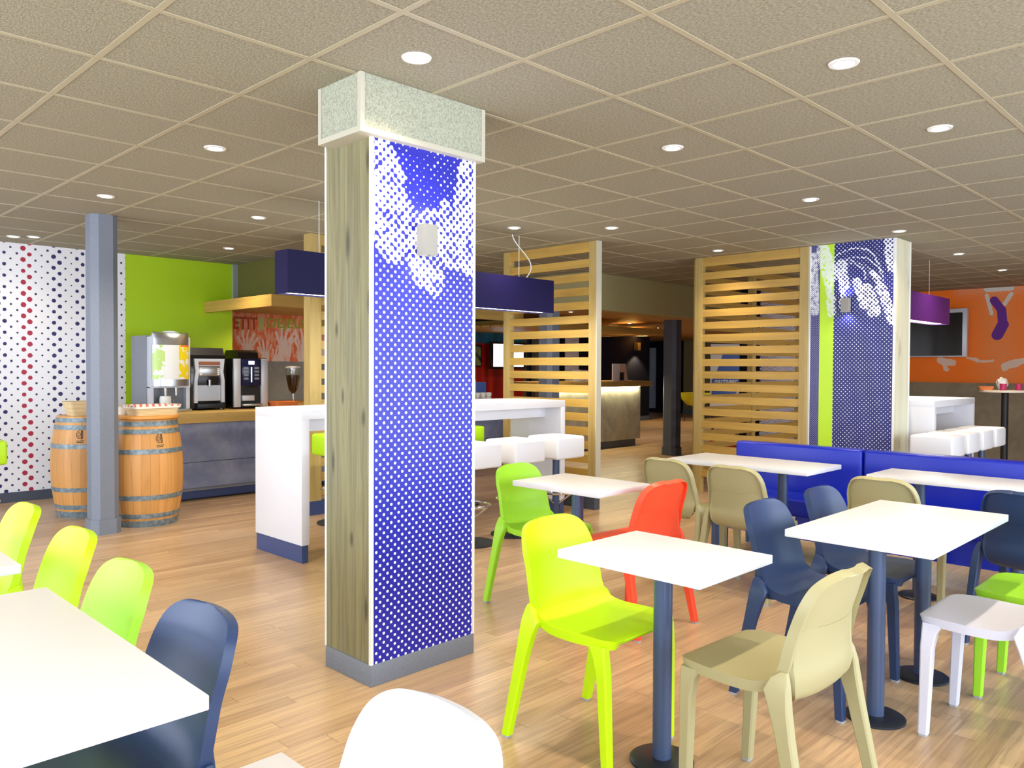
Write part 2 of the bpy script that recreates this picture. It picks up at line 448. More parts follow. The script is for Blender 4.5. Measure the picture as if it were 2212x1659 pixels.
def redteal_mat():
    m = Mat('red_and_teal_wall', (.4, 0, 0), .45); p = m.pos()
    n = m.noise(1, 3, m.comb(0.0, p[1]*7, p[2]*.3)); n2 = m.noise(1, 3, m.comb(0.0, p[1]*5+9, p[2]*.4))
    r_ = m.mix(n.ss(.35, .65), (.55, .015, .005), (.24, .004, .004)); t = m.mix(n2.ss(.35, .65), (.01, .16, .25), (.01, .08, .15))
    m.color(m.mix(p[2].gt(1.80), r_, t)); return m.m
MT['redteal'] = redteal_mat()
def basket_mat():
    m = Mat('woven_basket', (.8, .62, .35), .7); p = m.pos()
    w_ = (p[2]*(2*PI/.012)).sin()*.5+.5; c = m.mix(w_, (.55, .38, .16), (.82, .68, .42)); m.color(c); return m.m
MT['basket'] = basket_mat()
def gingham():
    m = Mat('red_and_cream_gingham', (.9, .85, .75), .8); p = m.pos()
    a = ((p[0]+p[1])*18).mod(1).lt(.42); b = (p[2]*26).mod(1).lt(.5); m.color(m.mix(a*b*.85, (.88, .84, .74), (.75, .09, .09))); return m.m
MT['gingham'] = gingham()
def juice_label():
    m = Mat('fruit_print_label', (.9, .9, .9), .35); p = m.pos(); n = m.noise(14, 2)
    c = m.mix((p[1].gt(.05))*(n.gt(.44)), (.86, .88, .84), (.90, .72, .02)); c = m.mix((p[1].lt(-.09))*(n.gt(.48)), c, (.55, .78, .2))
    c = m.mix((p[2].gt(.68))*(p[1].gt(.07)), c, (.85, .25, .03)); m.color(c); return m.m
MT['juice'] = juice_label()

# ------------------------------------------------------------------ setting
S = dict(kind='structure')
tag(boxo('floor', (-17, 2.6, -3.1, 21, -.1, 0), MT['floor']), **S)
bm = bmesh.new(); box(bm, -17, 2.6, -3.1, 21, CEIL, CEIL+.1)
ceiling = tag(mesh_obj('ceiling', bm, MT['ceil']), **S)
bm = bmesh.new()
for a in range(-12, 9):
    x = -2.222+.6005*a
    if -9.2 < x < 2.5: box(bm, x-.012, x+.012, -3, 13.6, CEIL-.003, CEIL+.01)
for b in range(-9, 19):
    y = 2.30+.5985*b
    if -3 < y < 13.5: box(bm, -9.2, 2.5, y-.012, y+.012, CEIL-.0025, CEIL+.01)
mesh_obj('ceiling_grid', bm, simple('beige_grid_bar', (.42, .37, .25), .5), ceiling)

tag(boxo('wall_left', (-9.35, -9.2, -3.1, 4.47, 0, CEIL), MT['wall_left']), **S)
tag(boxo('baseboard_left', (-9.2, -9.185, -3.0, 3.2, 0, .10), MT['skirt']), **S)
tag(boxo('trim_1', (-9.33, -9.17, 4.47, 4.53, 2.137, CEIL), simple('grey_edge_trim', (.30, .32, .30), .5)), **S)
# window walls behind and beside the camera
def window_wall(name, wname, axis, fix, a0, a1, openings):
    bm = bmesh.new()
    def b_(u0, u1, z0, z1):
        if axis == 'x': box(bm, fix, fix+.15, u0, u1, z0, z1)
        else: box(bm, u0, u1, fix-.15, fix, z0, z1)
    b_(a0, a1, 0, .25); b_(a0, a1, 2.45, CEIL); u = a0
    for (o0, o1) in openings: b_(u, o0, .25, 2.45); u = o1
    b_(u, a1, .25, 2.45)
    tag(mesh_obj(name, bm, MT['whitepaint']), **S)
    for i, (o0, o1) in enumerate(openings):
        bm = bmesh.new(); n = max(2, round((o1-o0)/1.2))
        for k in range(n+1):
            c = o0+.03+(o1-o0-.06)*k/n
            if axis == 'x': box(bm, fix+.04, fix+.10, c-.03, c+.03, .25, 2.45)
            else: box(bm, c-.03, c+.03, fix-.10, fix-.04, .25, 2.45)
        for z in (.28, 2.42):
            if axis == 'x': box(bm, fix+.04, fix+.10, o0, o1, z-.03, z+.03)
            else: box(bm, o0, o1, fix-.10, fix-.04, z-.03, z+.03)
        tag(mesh_obj('%s_%d' % (wname, i+1+(0 if axis == 'x' else 2)), bm, MT['skirt']), **S)
window_wall('wall_right', 'window', 'x', 2.5, -3.1, 13.6, [(-2.6, 3.0), (3.4, 9.0)])
window_wall('wall_back', 'window', 'y', -3.0, -9.2, 2.5, [(-8.8, -3.6), (-3.2, 2.2)])
# orange wall with television, far right
tag(boxo('wall_far', (-6.6, 2.5, 13.6, 13.75, 0, CEIL), MT['orange_wall']), **S)
tag(boxo('trim_2', (-6.6, 2.5, 13.56, 13.6, 0, 1.175), MT['browncon']), **S)
# recess beyond the left wall
tag(boxo('wall_recess', (-10.35, -10.2, 4.4, 9.2, 0, CEIL), MT['backcon']), **S)
tag(boxo('wall_reception', (-10.35, -10.2, 9.2, 10.6, 0, CEIL), MT['redteal']), **S)
tag(boxo('wall_nook', (-10.2, -9.33, 4.38, 4.47, 0, CEIL), MT['backcon']), **S)
tag(boxo('wall_service', (-13.0, -10.2, 10.6, 10.7, 0, CEIL), MT['darkgreywall']), **S)
tag(boxo('wall_office', (-10.1, -10.0, 10.72, 11.3, 0, CEIL), MT['darkgreywall']), **S)
# navy wall behind the desk, far hall
tag(boxo('wall_hall', (-12.4, -12.2, 12.9, 17.5, 0, CEIL), MT['navywall']), **S)
tag(boxo('baseboard_hall', (-12.2, -12.18, 12.9, 17.5, 0, .12), MT['skirt']), **S)
tag(boxo('wall_end', (-17, -13.2, 20.8, 21, 0, CEIL), MT['navywall']), **S)
tag(boxo('wall_lounge', (-13.2, 2.6, 20.7, 20.9, 0, CEIL), MT['olivewall']), **S)
tag(boxo('baseboard_lounge', (-13.2, 2.6, 20.66, 20.7, 0, .14), MT['skirt']), **S)
tag(boxo('door_1', (-14.45, -14.25, 20.70, 20.79, .12, 2.0), simple('pale_blue_door_edge', (.32, .40, .50), .4)), **S)
tag(boxo('wall_outer', (-17.1, -17, 10, 21, 0, CEIL), MT['navywall']), **S)
# bulkhead over the buffet and over the reception
bm = bmesh.new()
box(bm, -8.15, -8.0, 4.53, 8.05, 2.14, CEIL); box(bm, -8.15, -6.5, 7.95, 8.1, 2.14, CEIL)
box(bm, -6.65, -6.5, 8.1, 21, 2.14, CEIL)
bulk = tag(mesh_obj('trim_3', bm, MT['bulk']), **S)
tag(boxo('trim_4', (-9.2, -8.0, 4.53, 4.6, 2.14, CEIL), MT['bulkd']), **S)
# lowered wooden reception ceiling
bm = bmesh.new()
box(bm, -17, -6.66, 8.12, 20.6, 2.20, 2.25)
tag(mesh_obj('ceiling_reception', bm, wood('warm_veneer_ceiling', (.42, .22, .07), (.30, .15, .045), (.2, .1, .03), 'y')), **S)

# canopy of boards above the buffet
cn = thing('slatted_canopy', 'wooden board canopy with deep front rim above the breakfast buffet', 'canopy', (-7.6, 4.12, 2.0))
def loc_box(parent, name, d6, mat, bev=0):
    L = parent.location; return boxo(name, (d6[0]-L.x, d6[1]-L.x, d6[2]-L.y, d6[3]-L.y, d6[4]-L.z, d6[5]-L.z), mat, parent, bev)
loc_box(cn, 'rim', (-9.19, -7.6, 4.12, 4.16, 2.01, 2.135), MT['woodx'])
loc_box(cn, 'rim', (-7.64, -7.6, 4.16, 7.9, 2.01, 2.135), MT['woody'])
k = 0; x = -7.66
while x > -10.1:
    y0 = 4.17 if x > -9.1 else 4.56
    loc_box(cn, 'board', (x-.19, x, y0, 7.9, 2.10, 2.13), MT['woody']); x -= .225; k += 1
for y in (5.0, 6.4, 7.6): loc_box(cn, 'joist', (-10.15 if y < 8 else -10.15, -7.66, y, y+.05, 2.13, 2.139), MT['woodx'])
# canopy over the reception desk
cn2 = thing('reception_canopy', 'golden wooden beam canopy over the grey reception desk', 'canopy', (-8.2, 8.6, 1.95))
loc_box(cn2, 'rim', (-8.24, -8.2, 8.3, 12.6, 1.98, 2.08), MT['woody'])
x = -8.3
while x > -10.1:
    loc_box(cn2, 'board', (x-.19, x, 8.35, 12.5, 1.99, 2.02), MT['woody']); x -= .225
for y in (9, 12): loc_box(cn2, 'joist', (-10.15, -8.24, y, y+.05, 2.02, 2.14), MT['woodx'])

# ------------------------------------------------------------------ dotted pillar with capital and sconce
pil = thing('clad_pillar', 'square pillar with blue dotted panel and wooden side in the middle of the room', 'pillar', (0, 0, 0))
boxo('core', (-3.165, -2.84, 2.01, 2.58, .09, CEIL-.01), MT['whitepaint'], pil)
boxo('dotted_panel', (-2.84, -2.82, 2.0, 2.585, .09, 2.42), MT['pillar_art'], pil)
boxo('wooden_panel', (-3.17, -2.823, 1.995, 2.012, .09, 2.42), MT['woodpil'], pil)
boxo('plinth', (-3.175, -2.815, 1.99, 2.59, 0, .095), MT['colmat'], pil, .002)
bm = bmesh.new(); box(bm, -2.83, -2.815, 1.988, 2.0, .095, 2.42); box(bm, -3.18, -3.17, 1.99, 2.0, .095, 2.42); box(bm, -2.83, -2.815, 2.583, 2.592, .095, 2.42)
mesh_obj('edge_trim', bm, MT['whitepaint'], pil)
cp = boxo('capital', (-3.10, -2.785, 1.915, 2.615, 2.386, CEIL-.001), MT['capital'], pil)
x0, x1, y0, y1 = -3.105, -2.78, 1.91, 2.62; t = .022
bm = bmesh.new()
for (a, b) in ((x0, y0), (x1-t, y0), (x1-t, y1-t), (x0, y1-t)): box(bm, a, a+t, b, b+t, 2.386, CEIL-.002)
box(bm, x0, x1, y0, y1, 2.362, 2.386)
mesh_obj('capital_trim', bm, MT['creamtrim'], cp)

def spot(loc, power, angle=120, rot=(0, 0, 0), color=(1, .84, .62), rad=.035, blend=1.0, name='lamp_light'):
    l = bpy.data.lights.new(name, 'SPOT'); l.energy = power; l.spot_size = math.radians(angle); l.spot_blend = blend
    l.shadow_soft_size = rad; l.color = color
    o = bpy.data.objects.new(name, l); COL.objects.link(o); o.location = loc; o.rotation_euler = rot; return o
def sconce(x, y, z, face, label):
    """face: '+x' or '-y' """
    s = thing('wall_sconce', label, 'wall light', (x, y, z), 0 if face == '+x' else -PI/2)
    bm = bmesh.new(); box(bm, 0, .012, -.03, .03, -.03, .03); mesh_obj('bracket', bm, MT['whitepaint'], s)
    bm = bmesh.new()
    for (a, b, c_, e) in ((.012, .07, -.036, -.033), (.012, .07, .033, .036), (.012, .015, -.033, .033), (.067, .07, -.033, .033)): box(bm, a, b, c_, e, -.068, .068)
    mesh_obj('shade', bm, simple('light_grey_shade', (.27, .27, .25), .5), s)
    bm = bmesh.new(); box(bm, .022, .06, -.026, .026, .052, .058); box(bm, .022, .06, -.026, .026, -.058, -.052)
    mesh_obj('lamp_glass', bm, simple('lit_sconce_glass', (1, 1, 1), .4, emit=(.95, .93, 1), estr=3), s)
    for sg in (1, -1):
        p_ = Vector((.041, 0, .075*sg)); 
        if face == '-y': p_ = Vector((0, -.041, .075*sg))
        spot(Vector((x, y, z))+p_, 2.2, 140, (0 if sg < 0 else PI, 0, 0), (.93, .92, 1), .03, .6, 'sconce_light')
sconce(-2.818, 2.265, 1.95, '+x', 'small white box wall light on the blue dotted pillar')

# ------------------------------------------------------------------ second pillar and wooden screens
p2 = thing('clad_pillar', 'navy dotted pillar with lime stripe beside the slatted screen behind the blue benches', 'pillar', (0, 0, 0))
boxo('dotted_panel', (-3.50, -2.70, 7.80, 7.82, .0, CEIL-.002), MT['pillar2_art'], p2)
boxo('wooden_panel', (-2.70, -2.685, 7.80, 8.19, .0, CEIL-.002), MT['woodpale'], p2)
boxo('core', (-3.49, -2.70, 7.82, 8.18, .0, CEIL-.003), MT['whitepaint'], p2)
bm = bmesh.new(); box(bm, -3.51, -3.497, 7.79, 7.80, 0, CEIL-.003); box(bm, -2.69, -2.68, 8.17, 8.19, 0, CEIL-.003); box(bm, -2.703, -2.683, 7.795, 7.80, 0, CEIL-.003)
mesh_obj('edge_trim', bm, MT['whitepaint'], p2)
sconce(-3.13, 7.798, 2.0, '-y', 'small white box wall light on the navy dotted pillar')
p3 = thing('clad_pillar', 'white pillar with dark dots seen through the slatted screens', 'pillar', (0, 0, 0))
boxo('dotted_panel', (-5.62, -5.60, 10.85, 12.3, 0, CEIL-.003), MT['pillar3_art'], p3)
boxo('core', (-5.95, -5.62, 10.86, 12.29, 0, CEIL-.004), MT['navywall'], p3)
boxo('wooden_panel', (-5.61, -5.585, 11.95, 12.02, 0, CEIL-.003), MT['woodz'], p3)
p4 = thing('clad_pillar', 'narrow white dotted pillar behind the desk counter seen between slats', 'pillar', (0, 0, 0))
boxo('dotted_panel', (-9.92, -9.90, 11.45, 11.84, 0, 2.13), MT['pillar3_art'], p4)
boxo('core', (-10.2, -9.92, 11.46, 11.83, 0, 2.125), MT['navywall'], p4)

def screen_x(label, x0, x1, y, name='slatted_screen', plinth=True, mids=()):
    s = thing(name, label, 'screen', ((x0+x1)/2, y, 0))
    L = s.location
    for k, xx in enumerate([x0, x1-.09]+list(mids)):
        boxo('post', (xx-L.x, xx+.09-L.x, -.02, .05, .13 if plinth else 0, CEIL-.002), MT['woodz'], s)
    z = CEIL-.002-.10; boxo('slat', (x0+.09-L.x, x1-.09-L.x, -.012, .012, z, z+.10), MT['woodx'], s)
    z -= .145
    while z > .14:
        boxo('slat', (x0+.09-L.x, x1-.09-L.x, -.012, .012, z, z+.078), MT['woodx'], s); z -= .137
    if plinth: boxo('plinth', (x0-L.x, x1-L.x, -.025, .055, 0, .13), MT['skirt'], s)
    bm = bmesh.new(); box(bm, x1-L.x, x1+.012-L.x, -.02, .05, .13, CEIL-.002); mesh_obj('edge_trim', bm, MT['creamtrim'], s)
    return s
def screen_y(label, x, y0, y1, mids=(), plinth=True, pw=.09, pd=.05):
    s = thing('slatted_screen', label, 'screen', (x, (y0+y1)/2, 0)); L = s.location
    for yy in [y0, y1-.09]+list(mids): boxo('post', (-pd, .02, yy-L.y, yy+pw-L.y, .13 if plinth else 0, CEIL-.002), MT['woodz'], s)
    z = CEIL-.10
    boxo('slat', (-.012, .012, y0+pw-L.y, y1-.09-L.y, z, z+.095), MT['woody'], s); z -= .145
    while z > .14:
        boxo('slat', (-.012, .012, y0+pw-L.y, y1-.09-L.y, z, z+.078), MT['woody'], s); z -= .137
    if plinth: boxo('plinth', (-.055, .025, y0-L.y, y1-L.y, 0, .13), MT['plinth'], s)
    return s
screen_x('tall slatted oak screen behind the end of the white bar table', -6.10, -4.83, 6.05)
screen_x('tall slatted oak screen attached to the navy dotted pillar', -4.82, -3.515, 7.80, plinth=False)
screen_y('slatted oak screen running back behind the screen by the navy pillar', -4.86, 7.90, 10.60, mids=(9.15,), plinth=False)
screen_y('slatted oak screen end left of the dotted pillar behind the purple lamp', -6.50, 3.90, 5.5, pw=.12, pd=.09)

# ------------------------------------------------------------------ steel columns
def column(cx, cy, s, top, mat, label, c=.05):
    t = thing('steel_column', label, 'column', (cx, cy, 0))
    def oct_(h): return [(-h+c, -h), (h-c, -h), (h, -h+c), (h, h-c), (h-c, h), (-h+c, h), (-h, h-c), (-h, -h+c)]
    bm = bmesh.new(); prism(bm, oct_(s/2), .12, top, 'z'); mesh_obj('shaft', bm, mat, t)
    bm = bmesh.new(); prism(bm, oct_(s/2+.012), 0, .125, 'z'); mesh_obj('base_sleeve', bm, mat, t)
column(-7.01, 2.28, .21, CEIL-.001, MT['colmat'], 'blue grey steel column standing between the two wine barrels')
column(-7.06, 7.83, .24, 2.139, MT['colmat'], 'blue grey steel column seen through the middle slatted screen')
column(-7.07, 10.76, .24, 2.139, MT['colmatd'], 'charcoal steel column to the right of the reception desk')

# ------------------------------------------------------------------ bar tables
def bar_table(x0, x1, y0, y1, label):
    t = thing('bar_table', label, 'table', ((x0+x1)/2, (y0+y1)/2, 0)); hx, hy = (x1-x0)/2, (y1-y0)/2
    boxo('tabletop', (-hx, hx, -hy, hy, 1.01, 1.075), MT['white_lam'], t, .003)
    boxo('apron', (-hx+.2, hx-.2, -hy+.06, hy-.06, .91, 1.012), MT['white_lam'], t)
    for s in (-1, 1):
        a = (-hy, -hy+.062) if s < 0 else (hy-.062, hy)
        boxo('end_panel', (-hx, hx, a[0], a[1], .125, 1.012), MT['white_lam'], t, .003)
        boxo('plinth', (-hx+.008, hx-.008, a[0]+.006, a[1]-.006, 0, .126), MT['plinth'], t)
bar_table(-5.6, -4.93, 2.9, 5.70, 'long white waterfall bar table behind the blue dotted pillar')
bar_table(-3.17, -2.50, 8.35, 9.70, 'white waterfall bar table to the right behind the blue bench')

def lamp_box(x0, x1, y0, y1, z0, z1, mat, label, wires, cord=None):
    cx, cy = (x0+x1)/2, (y0+y1)/2
    t = thing('pendant_lamp', label, 'pendant lamp', (cx, cy, z0)); hx, hy, h = (x1-x0)/2, (y1-y0)/2, z1-z0
    bm = bmesh.new()
    box(bm, -hx, -hx+.012, -hy, hy, 0, h); box(bm, hx-.012, hx, -hy, hy, 0, h); box(bm, -hx+.012, hx-.012, -hy, -hy+.012, 0, h)
    box(bm, -hx+.012, hx-.012, hy-.012, hy, 0, h); box(bm, -hx+.012, hx-.012, -hy+.012, hy-.012, h-.012, h)
    mesh_obj('housing', bm, mat, t)
    boxo('diffuser', (-hx+.013, hx-.013, -hy+.013, hy-.013, .012, .02), MT['diffuser'], t)
    for wy in wires:
        bm = bmesh.new(); tube(bm, [(0, wy-cy, h), (0, wy-cy, CEIL-z0)], .0025, 6); mesh_obj('wire', bm, MT['whitepaint'], t)
    if cord:
        bm = bmesh.new(); pts = []
        for i in range(25):
            s = i/24; pts.append((0, cord-cy+.10*math.sin(s*PI*1.5)-.08*s, h+(CEIL-z0-h)*s))
        tube(bm, pts, .005, 6); mesh_obj('power_cord', bm, MT['whitepaint'], t)
    area('pendant_light', (cx, cy, z0-.01), (0, 0, 0), (x1-x0)*.8, (y1-y0)*.9, 26*(y1-y0)/2.8, (1, .95, .85))
lamp_box(-5.28, -5.10, 2.89, 5.72, 1.905, 2.215, MT['purple'], 'long purple blue box pendant lamp above the long white bar table', (3.2, 5.33), 5.42)
lamp_box(-3.07, -2.89, 8.4, 10.14, 1.90, 2.20, MT['violet'], 'violet box pendant lamp in front of the wall television', (8.7, 9.7))

# ------------------------------------------------------------------ stools
def make_stool(label, seatmat, x, y, rz=0, H=.79, ground=True):
    t = thing('bar_stool', label, 'stool', (x, y, 0), rz)
    bm = bmesh.new(); box(bm, -.18, .18, -.18, .18, H-.19, H, bev=.022, seg=3); mesh_obj('seat', bm, seatmat, t, 'all')
    bm = bmesh.new(); lathe(bm, [(.03, .02), (.03, H-.19)], n=20); mesh_obj('pole', bm, MT['bluemetal'], t, True)
    bm = bmesh.new(); lathe(bm, [(.20, 0), (.20, .008), (.16, .016), (.035, .03), (.03, .05)], n=40); mesh_obj('base', bm, MT['darkmetal'], t, True)
    bm = bmesh.new()
    tube(bm, [(.155*math.cos(a*PI/16), .155*math.sin(a*PI/16), .30) for a in range(32)], .011, 8, True)
    for k in range(3):
        a = 2*PI*k/3+.5; tube(bm, [(.028*math.cos(a), .028*math.sin(a), .20), (.15*math.cos(a), .15*math.sin(a), .295)], .007, 8)
    mesh_obj('footrest', bm, MT['chrome'], t, True)
    return t
st = make_stool('white cube bar stool closest to the slatted screen at the long bar table', MT['leather'], -4.60, 5.20)
km = kidmap(st)
def stool(label, x, y, mat=None, rz=0):
    def rm(me):
        if mat is not None and me.name.startswith('seat'):
            n = me.copy(); n.materials[0] = mat; return n
        return me
    c = copy_tree(st, km, None, rm); c.location = (x, y, 0); c.rotation_euler = (0, 0, rz); c['label'] = label; return c
W = 'bar stools with white cube seats at the long bar table'; st['group'] = W
stool('white cube bar stool second from the slatted screen at the long bar table', -4.60, 4.69)['group'] = W
stool('white cube bar stool right beside the blue dotted pillar edge, third from the slatted screen', -4.60, 4.19)['group'] = W
stool('white cube bar stool glimpsed between bar table end panel and pillar', -4.60, 3.22)['group'] = W
G = 'green cube bar stools'
stool('green cube bar stool behind the long bar table right of the pillar', -6.0, 5.32, MT['leather_g'])['group'] = G
stool('green cube bar stool glimpsed behind the bar table left of the pillar', -6.02, 3.92, MT['leather_g'])['group'] = G
stool('green cube bar stool at the left picture edge by the dotted wall', -7.36, 1.46, MT['leather_g'])['group'] = G
R_ = 'bar stools at the right hand bar table'
for i, (yy, l) in enumerate(((7.80, 'white cube bar stool nearest the navy pillar at the right bar table'), (8.28, 'white cube bar stool, second of four from the navy pillar'),
                             (8.76, 'white cube bar stool, third of four from the navy pillar'), (9.22, 'white cube bar stool furthest from the navy pillar, beside the tall round table'))):
    stool(l, -2.31, yy)['group'] = R_

# ------------------------------------------------------------------ dining tables
def dining_table(label, x0, x1, y0, y1, poles, group=None):
    cx, cy = (x0+x1)/2, (y0+y1)/2
    t = thing('dining_table', label, 'table', (cx, cy, 0), 0, group)
    boxo('tabletop', (x0-cx, x1-cx, y0-cy, y1-cy, .712, .742), MT['white_lam'], t, .003)
    for (px, py) in poles:
        bm = bmesh.new(); lathe(bm, [(.033, .012), (.033, .712)], px-cx, py-cy, 24); mesh_obj('pole', bm, MT['bluemetal'], t, True)
        bm = bmesh.new(); lathe(bm, [(.112, 0), (.112, .009), (.104, .014), (.036, .016)], px-cx, py-cy, 40); mesh_obj('base', bm, MT['darkmetal'], t, True)
        bm = bmesh.new(); box(bm, px-cx-.12, px-cx+.12, py-cy-.025, py-cy+.025, .70, .7115); mesh_obj('mounting_plate', bm, MT['darkmetal'], t)
dining_table('square white pedestal table in front between the lime chair and the sand chair', -1.85, -1.275, 2.10, 2.57, [(-1.57, 2.345)])
dining_table('long white two-pedestal table with navy chairs on its left side', -1.45, -.90, 3.02, 4.04, [(-1.17, 3.24), (-1.18, 3.82)])
dining_table('small white pedestal table between the green chair and the orange chair', -3.16, -2.54, 3.20, 3.66, [(-2.87, 3.43)])
dining_table('long white table before the left end of the blue bench', -3.19, -2.16, 4.80, 5.32, [(-2.45, 5.07), (-2.95, 5.07)])
dining_table('white table at the right before the blue bench, cut by the picture edge', -1.86, -.85, 4.95, 5.38, [(-1.62, 5.16), (-1.1, 5.16)])
dining_table('large white table in the left foreground', -2.57, -1.50, -.35, .68, [(-2.3, .25), (-1.8, .25)])
dining_table('white table corner at the left picture edge', -3.95, -2.915, -.35, .70, [(-3.7, .25), (-3.2, .25)])
dining_table('white table corner at the bottom picture edge beside the pale chair', -1.195, -.2, -.35, .665, [(-.9, .25), (-.45, .25)])

# ------------------------------------------------------------------ shell chairs
def interp(keys, t):
    for (a, va), (b, vb) in zip(keys, keys[1:]):
        if t <= b:
            s = (t-a)/(b-a) if b > a else 0
            return va+(vb-va)*s
    return keys[-1][1]
def catmull(P, n):
    out = []
    for i in range(len(P)-1):
        p0, p1, p2, p3 = P[max(i-1, 0)], P[i], P[i+1], P[min(i+2, len(P)-1)]
        for k in range(n):
            t = k/n
            out.append([.5*((2*b)+(-a+c)*t+(2*a-5*b+4*c-e)*t*t+(-a+3*b-3*c+e)*t**3) for a, b, c, e in zip(p0, p1, p2, p3)])
    out.append(list(P[-1])); return out
US = [-1, -.985, -.96, -.92, -.86, -.74, -.58, -.4, -.2, 0, .2, .4, .58, .74, .86, .92, .96, .985, 1]
def shell(rows, thick_edge, thick_mid, edge_v0=False, edge_v1=False):
    """rows: (x, z, halfwidth, curl, nx, nz) ; closed slab mesh following the profile"""
    bm = bmesh.new(); F_, B_ = [], []
    nr = len(rows)
    for j, (x, z, w_, curl) in enumerate(rows):
        a = rows[max(j-1, 0)]; b = rows[min(j+1, nr-1)]
        tx, tz = b[0]-a[0], b[1]-a[1]; L = math.hypot(tx, tz) or 1; nx, nz = tz/L, -tx/L     # towards the sitter
        if nz < 0 and abs(nx) < .3: nx, nz = -nx, -nz
        fr, bk = [], []
        for u in US:
            c = curl*abs(u)**2.4
            px, pz = x+nx*c, z+nz*c; py = u*w_
            e = abs(u) > .93 or (edge_v0 and j < 3) or (edge_v1 and j >= nr-4)
            th = thick_edge if e else thick_mid
            fr.append(bm.verts.new((px, py, pz)))
            inset = .004 if e else 0
            bk.append(bm.verts.new((px-nx*th, py*(1-inset/max(w_, .01)), pz-nz*th)))
        F_.append(fr); B_.append(bk)
    m_ = len(US)
    for j in range(nr-1):
        for i in range(m_-1):
            bm.faces.new((F_[j][i], F_[j][i+1], F_[j+1][i+1], F_[j+1][i])); bm.faces.new((B_[j][i], B_[j+1][i], B_[j+1][i+1], B_[j][i+1]))
        bm.faces.new((F_[j][0], F_[j+1][0], B_[j+1][0], B_[j][0])); bm.faces.new((F_[j][-1], B_[j][-1], B_[j+1][-1], F_[j+1][-1]))
    for i in range(m_-1):
        bm.faces.new((F_[0][i], B_[0][i], B_[0][i+1], F_[0][i+1])); bm.faces.new((F_[-1][i], F_[-1][i+1], B_[-1][i+1], B_[-1][i]))
    bmesh.ops.remove_doubles(bm, verts=bm.verts, dist=.0004)
    return bm
PROF = catmull([
 (.228, .448, .120, .000), (.224, .452, .165, .000), (.205, .457, .195, .001), (.165, .459, .213, .002), (.10, .457, .222, .004), (.03, .453, .222, .006),
 (-.04, .450, .216, .010), (-.095, .455, .208, .018), (-.135, .475, .202, .026), (-.163, .515, .200, .034), (-.180, .57, .198, .038),
 (-.196, .63, .192, .038), (-.213, .69, .188, .034), (-.228, .738, .173, .029), (-.238, .766, .153, .022), (-.244, .783, .126, .015), (-.248, .793, .090, .010), (-.250, .798, .045, .006)], 4)
SPLIT = 7*4+2
def leg_mesh(path, parent, mat, name='leg'):
    """path: (x,y,z,half-x,half-y)"""
    bm = bmesh.new(); rings = []
    for (x, y, z, hx, hy) in path:
        c = .28*min(hx, hy); ring = []
        for (sx, sy) in ((1, 1), (-1, 1), (-1, -1), (1, -1)):
            A_ = (x+sx*(hx-c), y+sy*hy, z); B2 = (x+sx*hx, y+sy*(hy-c), z)
            ring += ([B2, A_] if sx*sy > 0 else [A_, B2])
        rings.append([bm.verts.new(q) for q in ring])
    for a, b in zip(rings, rings[1:]):
        for i in range(8): bm.faces.new((a[i], a[(i+1) % 8], b[(i+1) % 8], b[i]))
    bm.faces.new(rings[0][::-1]); bm.faces.new(rings[-1])
    return mesh_obj(name, bm, mat, parent, True)
def make_chair(mat):
    t = thing('shell_chair', 'x', 'chair')
    bm = shell(PROF[:SPLIT+1], .034, .016, edge_v0=True); mesh_obj('seat', bm, mat, t, True)
    bm = shell(PROF[SPLIT:], .030, .010, edge_v1=True)
    # scoop: the back shell runs on down behind the seat
    rows = catmull([(-.085, .408, .055, .002), (-.115, .404, .110, .006), (-.150, .410, .150, .012), (-.176, .432, .176, .020), (-.190, .480, .188, .028), (-.188, .535, .188, .031), (-.1925, .59, .182, .033), (-.2015, .63, .168, .034)], 4)
    b2 = shell(rows, .012, .008, edge_v0=True); tmp = bpy.data.meshes.new('tmp'); b2.to_mesh(tmp); b2.free(); bm.from_mesh(tmp); bpy.data.meshes.remove(tmp)
    mesh_obj('backrest', bm, mat, t, True)
    for s in (-1, 1):
        l = leg_mesh([(.165, s*.196, .436, .036, .018), (.176, s*.197, .405, .027, .020), (.186, s*.193, .34, .022, .020), (.198, s*.186, .009, .017, .017)], t, mat)
        leg_mesh([(.1985, s*.186, .009, .016, .016), (.199, s*.186, 0, .015, .015)], l, MT['cap'], 'foot_cap')
        l = leg_mesh([(-.150, s*.199, .510, .010, .010), (-.140, s*.206, .490, .026, .013), (-.135, s*.213, .455, .038, .017), (-.148, s*.218, .405, .031, .019), (-.166, s*.222, .33, .025, .019), (-.236, s*.235, .009, .018, .016)], t, mat)
        leg_mesh([(-.237, s*.235, .009, .017, .015), (-.239, s*.236, 0, .016, .014)], l, MT['cap'], 'foot_cap')
    return t
protos = {}
def place_chair(kind, label, x, y, rz, group=None):
    if kind not in protos:
        c = make_chair(MT[kind]); protos[kind] = (c, kidmap(c))
    else:
        o, km_ = protos[kind]; c = copy_tree(o, km_)
    c.location = (x, y, 0); c.rotation_euler = (0, 0, rz); c['label'] = label; c['category'] = 'chair'
    if group: c['group'] = group
    return c
D2R = math.radians
FX, FNX, FY, FNY = 0, PI, PI/2, -PI/2
place_chair('lime', 'lime yellow plastic chair at the front square table, fully visible', -1.85, 2.325, FX)
place_chair('sand', 'sand beige plastic chair with its back to the right at the front square table', -1.175, 2.375, FNX+D2R(-3))
place_chair('green', 'bright green plastic chair left of the small table next to the dotted pillar', -3.14, 3.44, FX)
place_chair('orange', 'orange red plastic chair right of the small table', -2.565, 3.54, FNX+D2R(-5))
place_chair('sand', 'sand beige plastic chair seen from behind, left of two at the bench table', -2.925, 4.60, FY)
place_chair('sand', 'sand beige plastic chair seen from behind, right of two at the left bench table', -2.415, 4.56, FY)
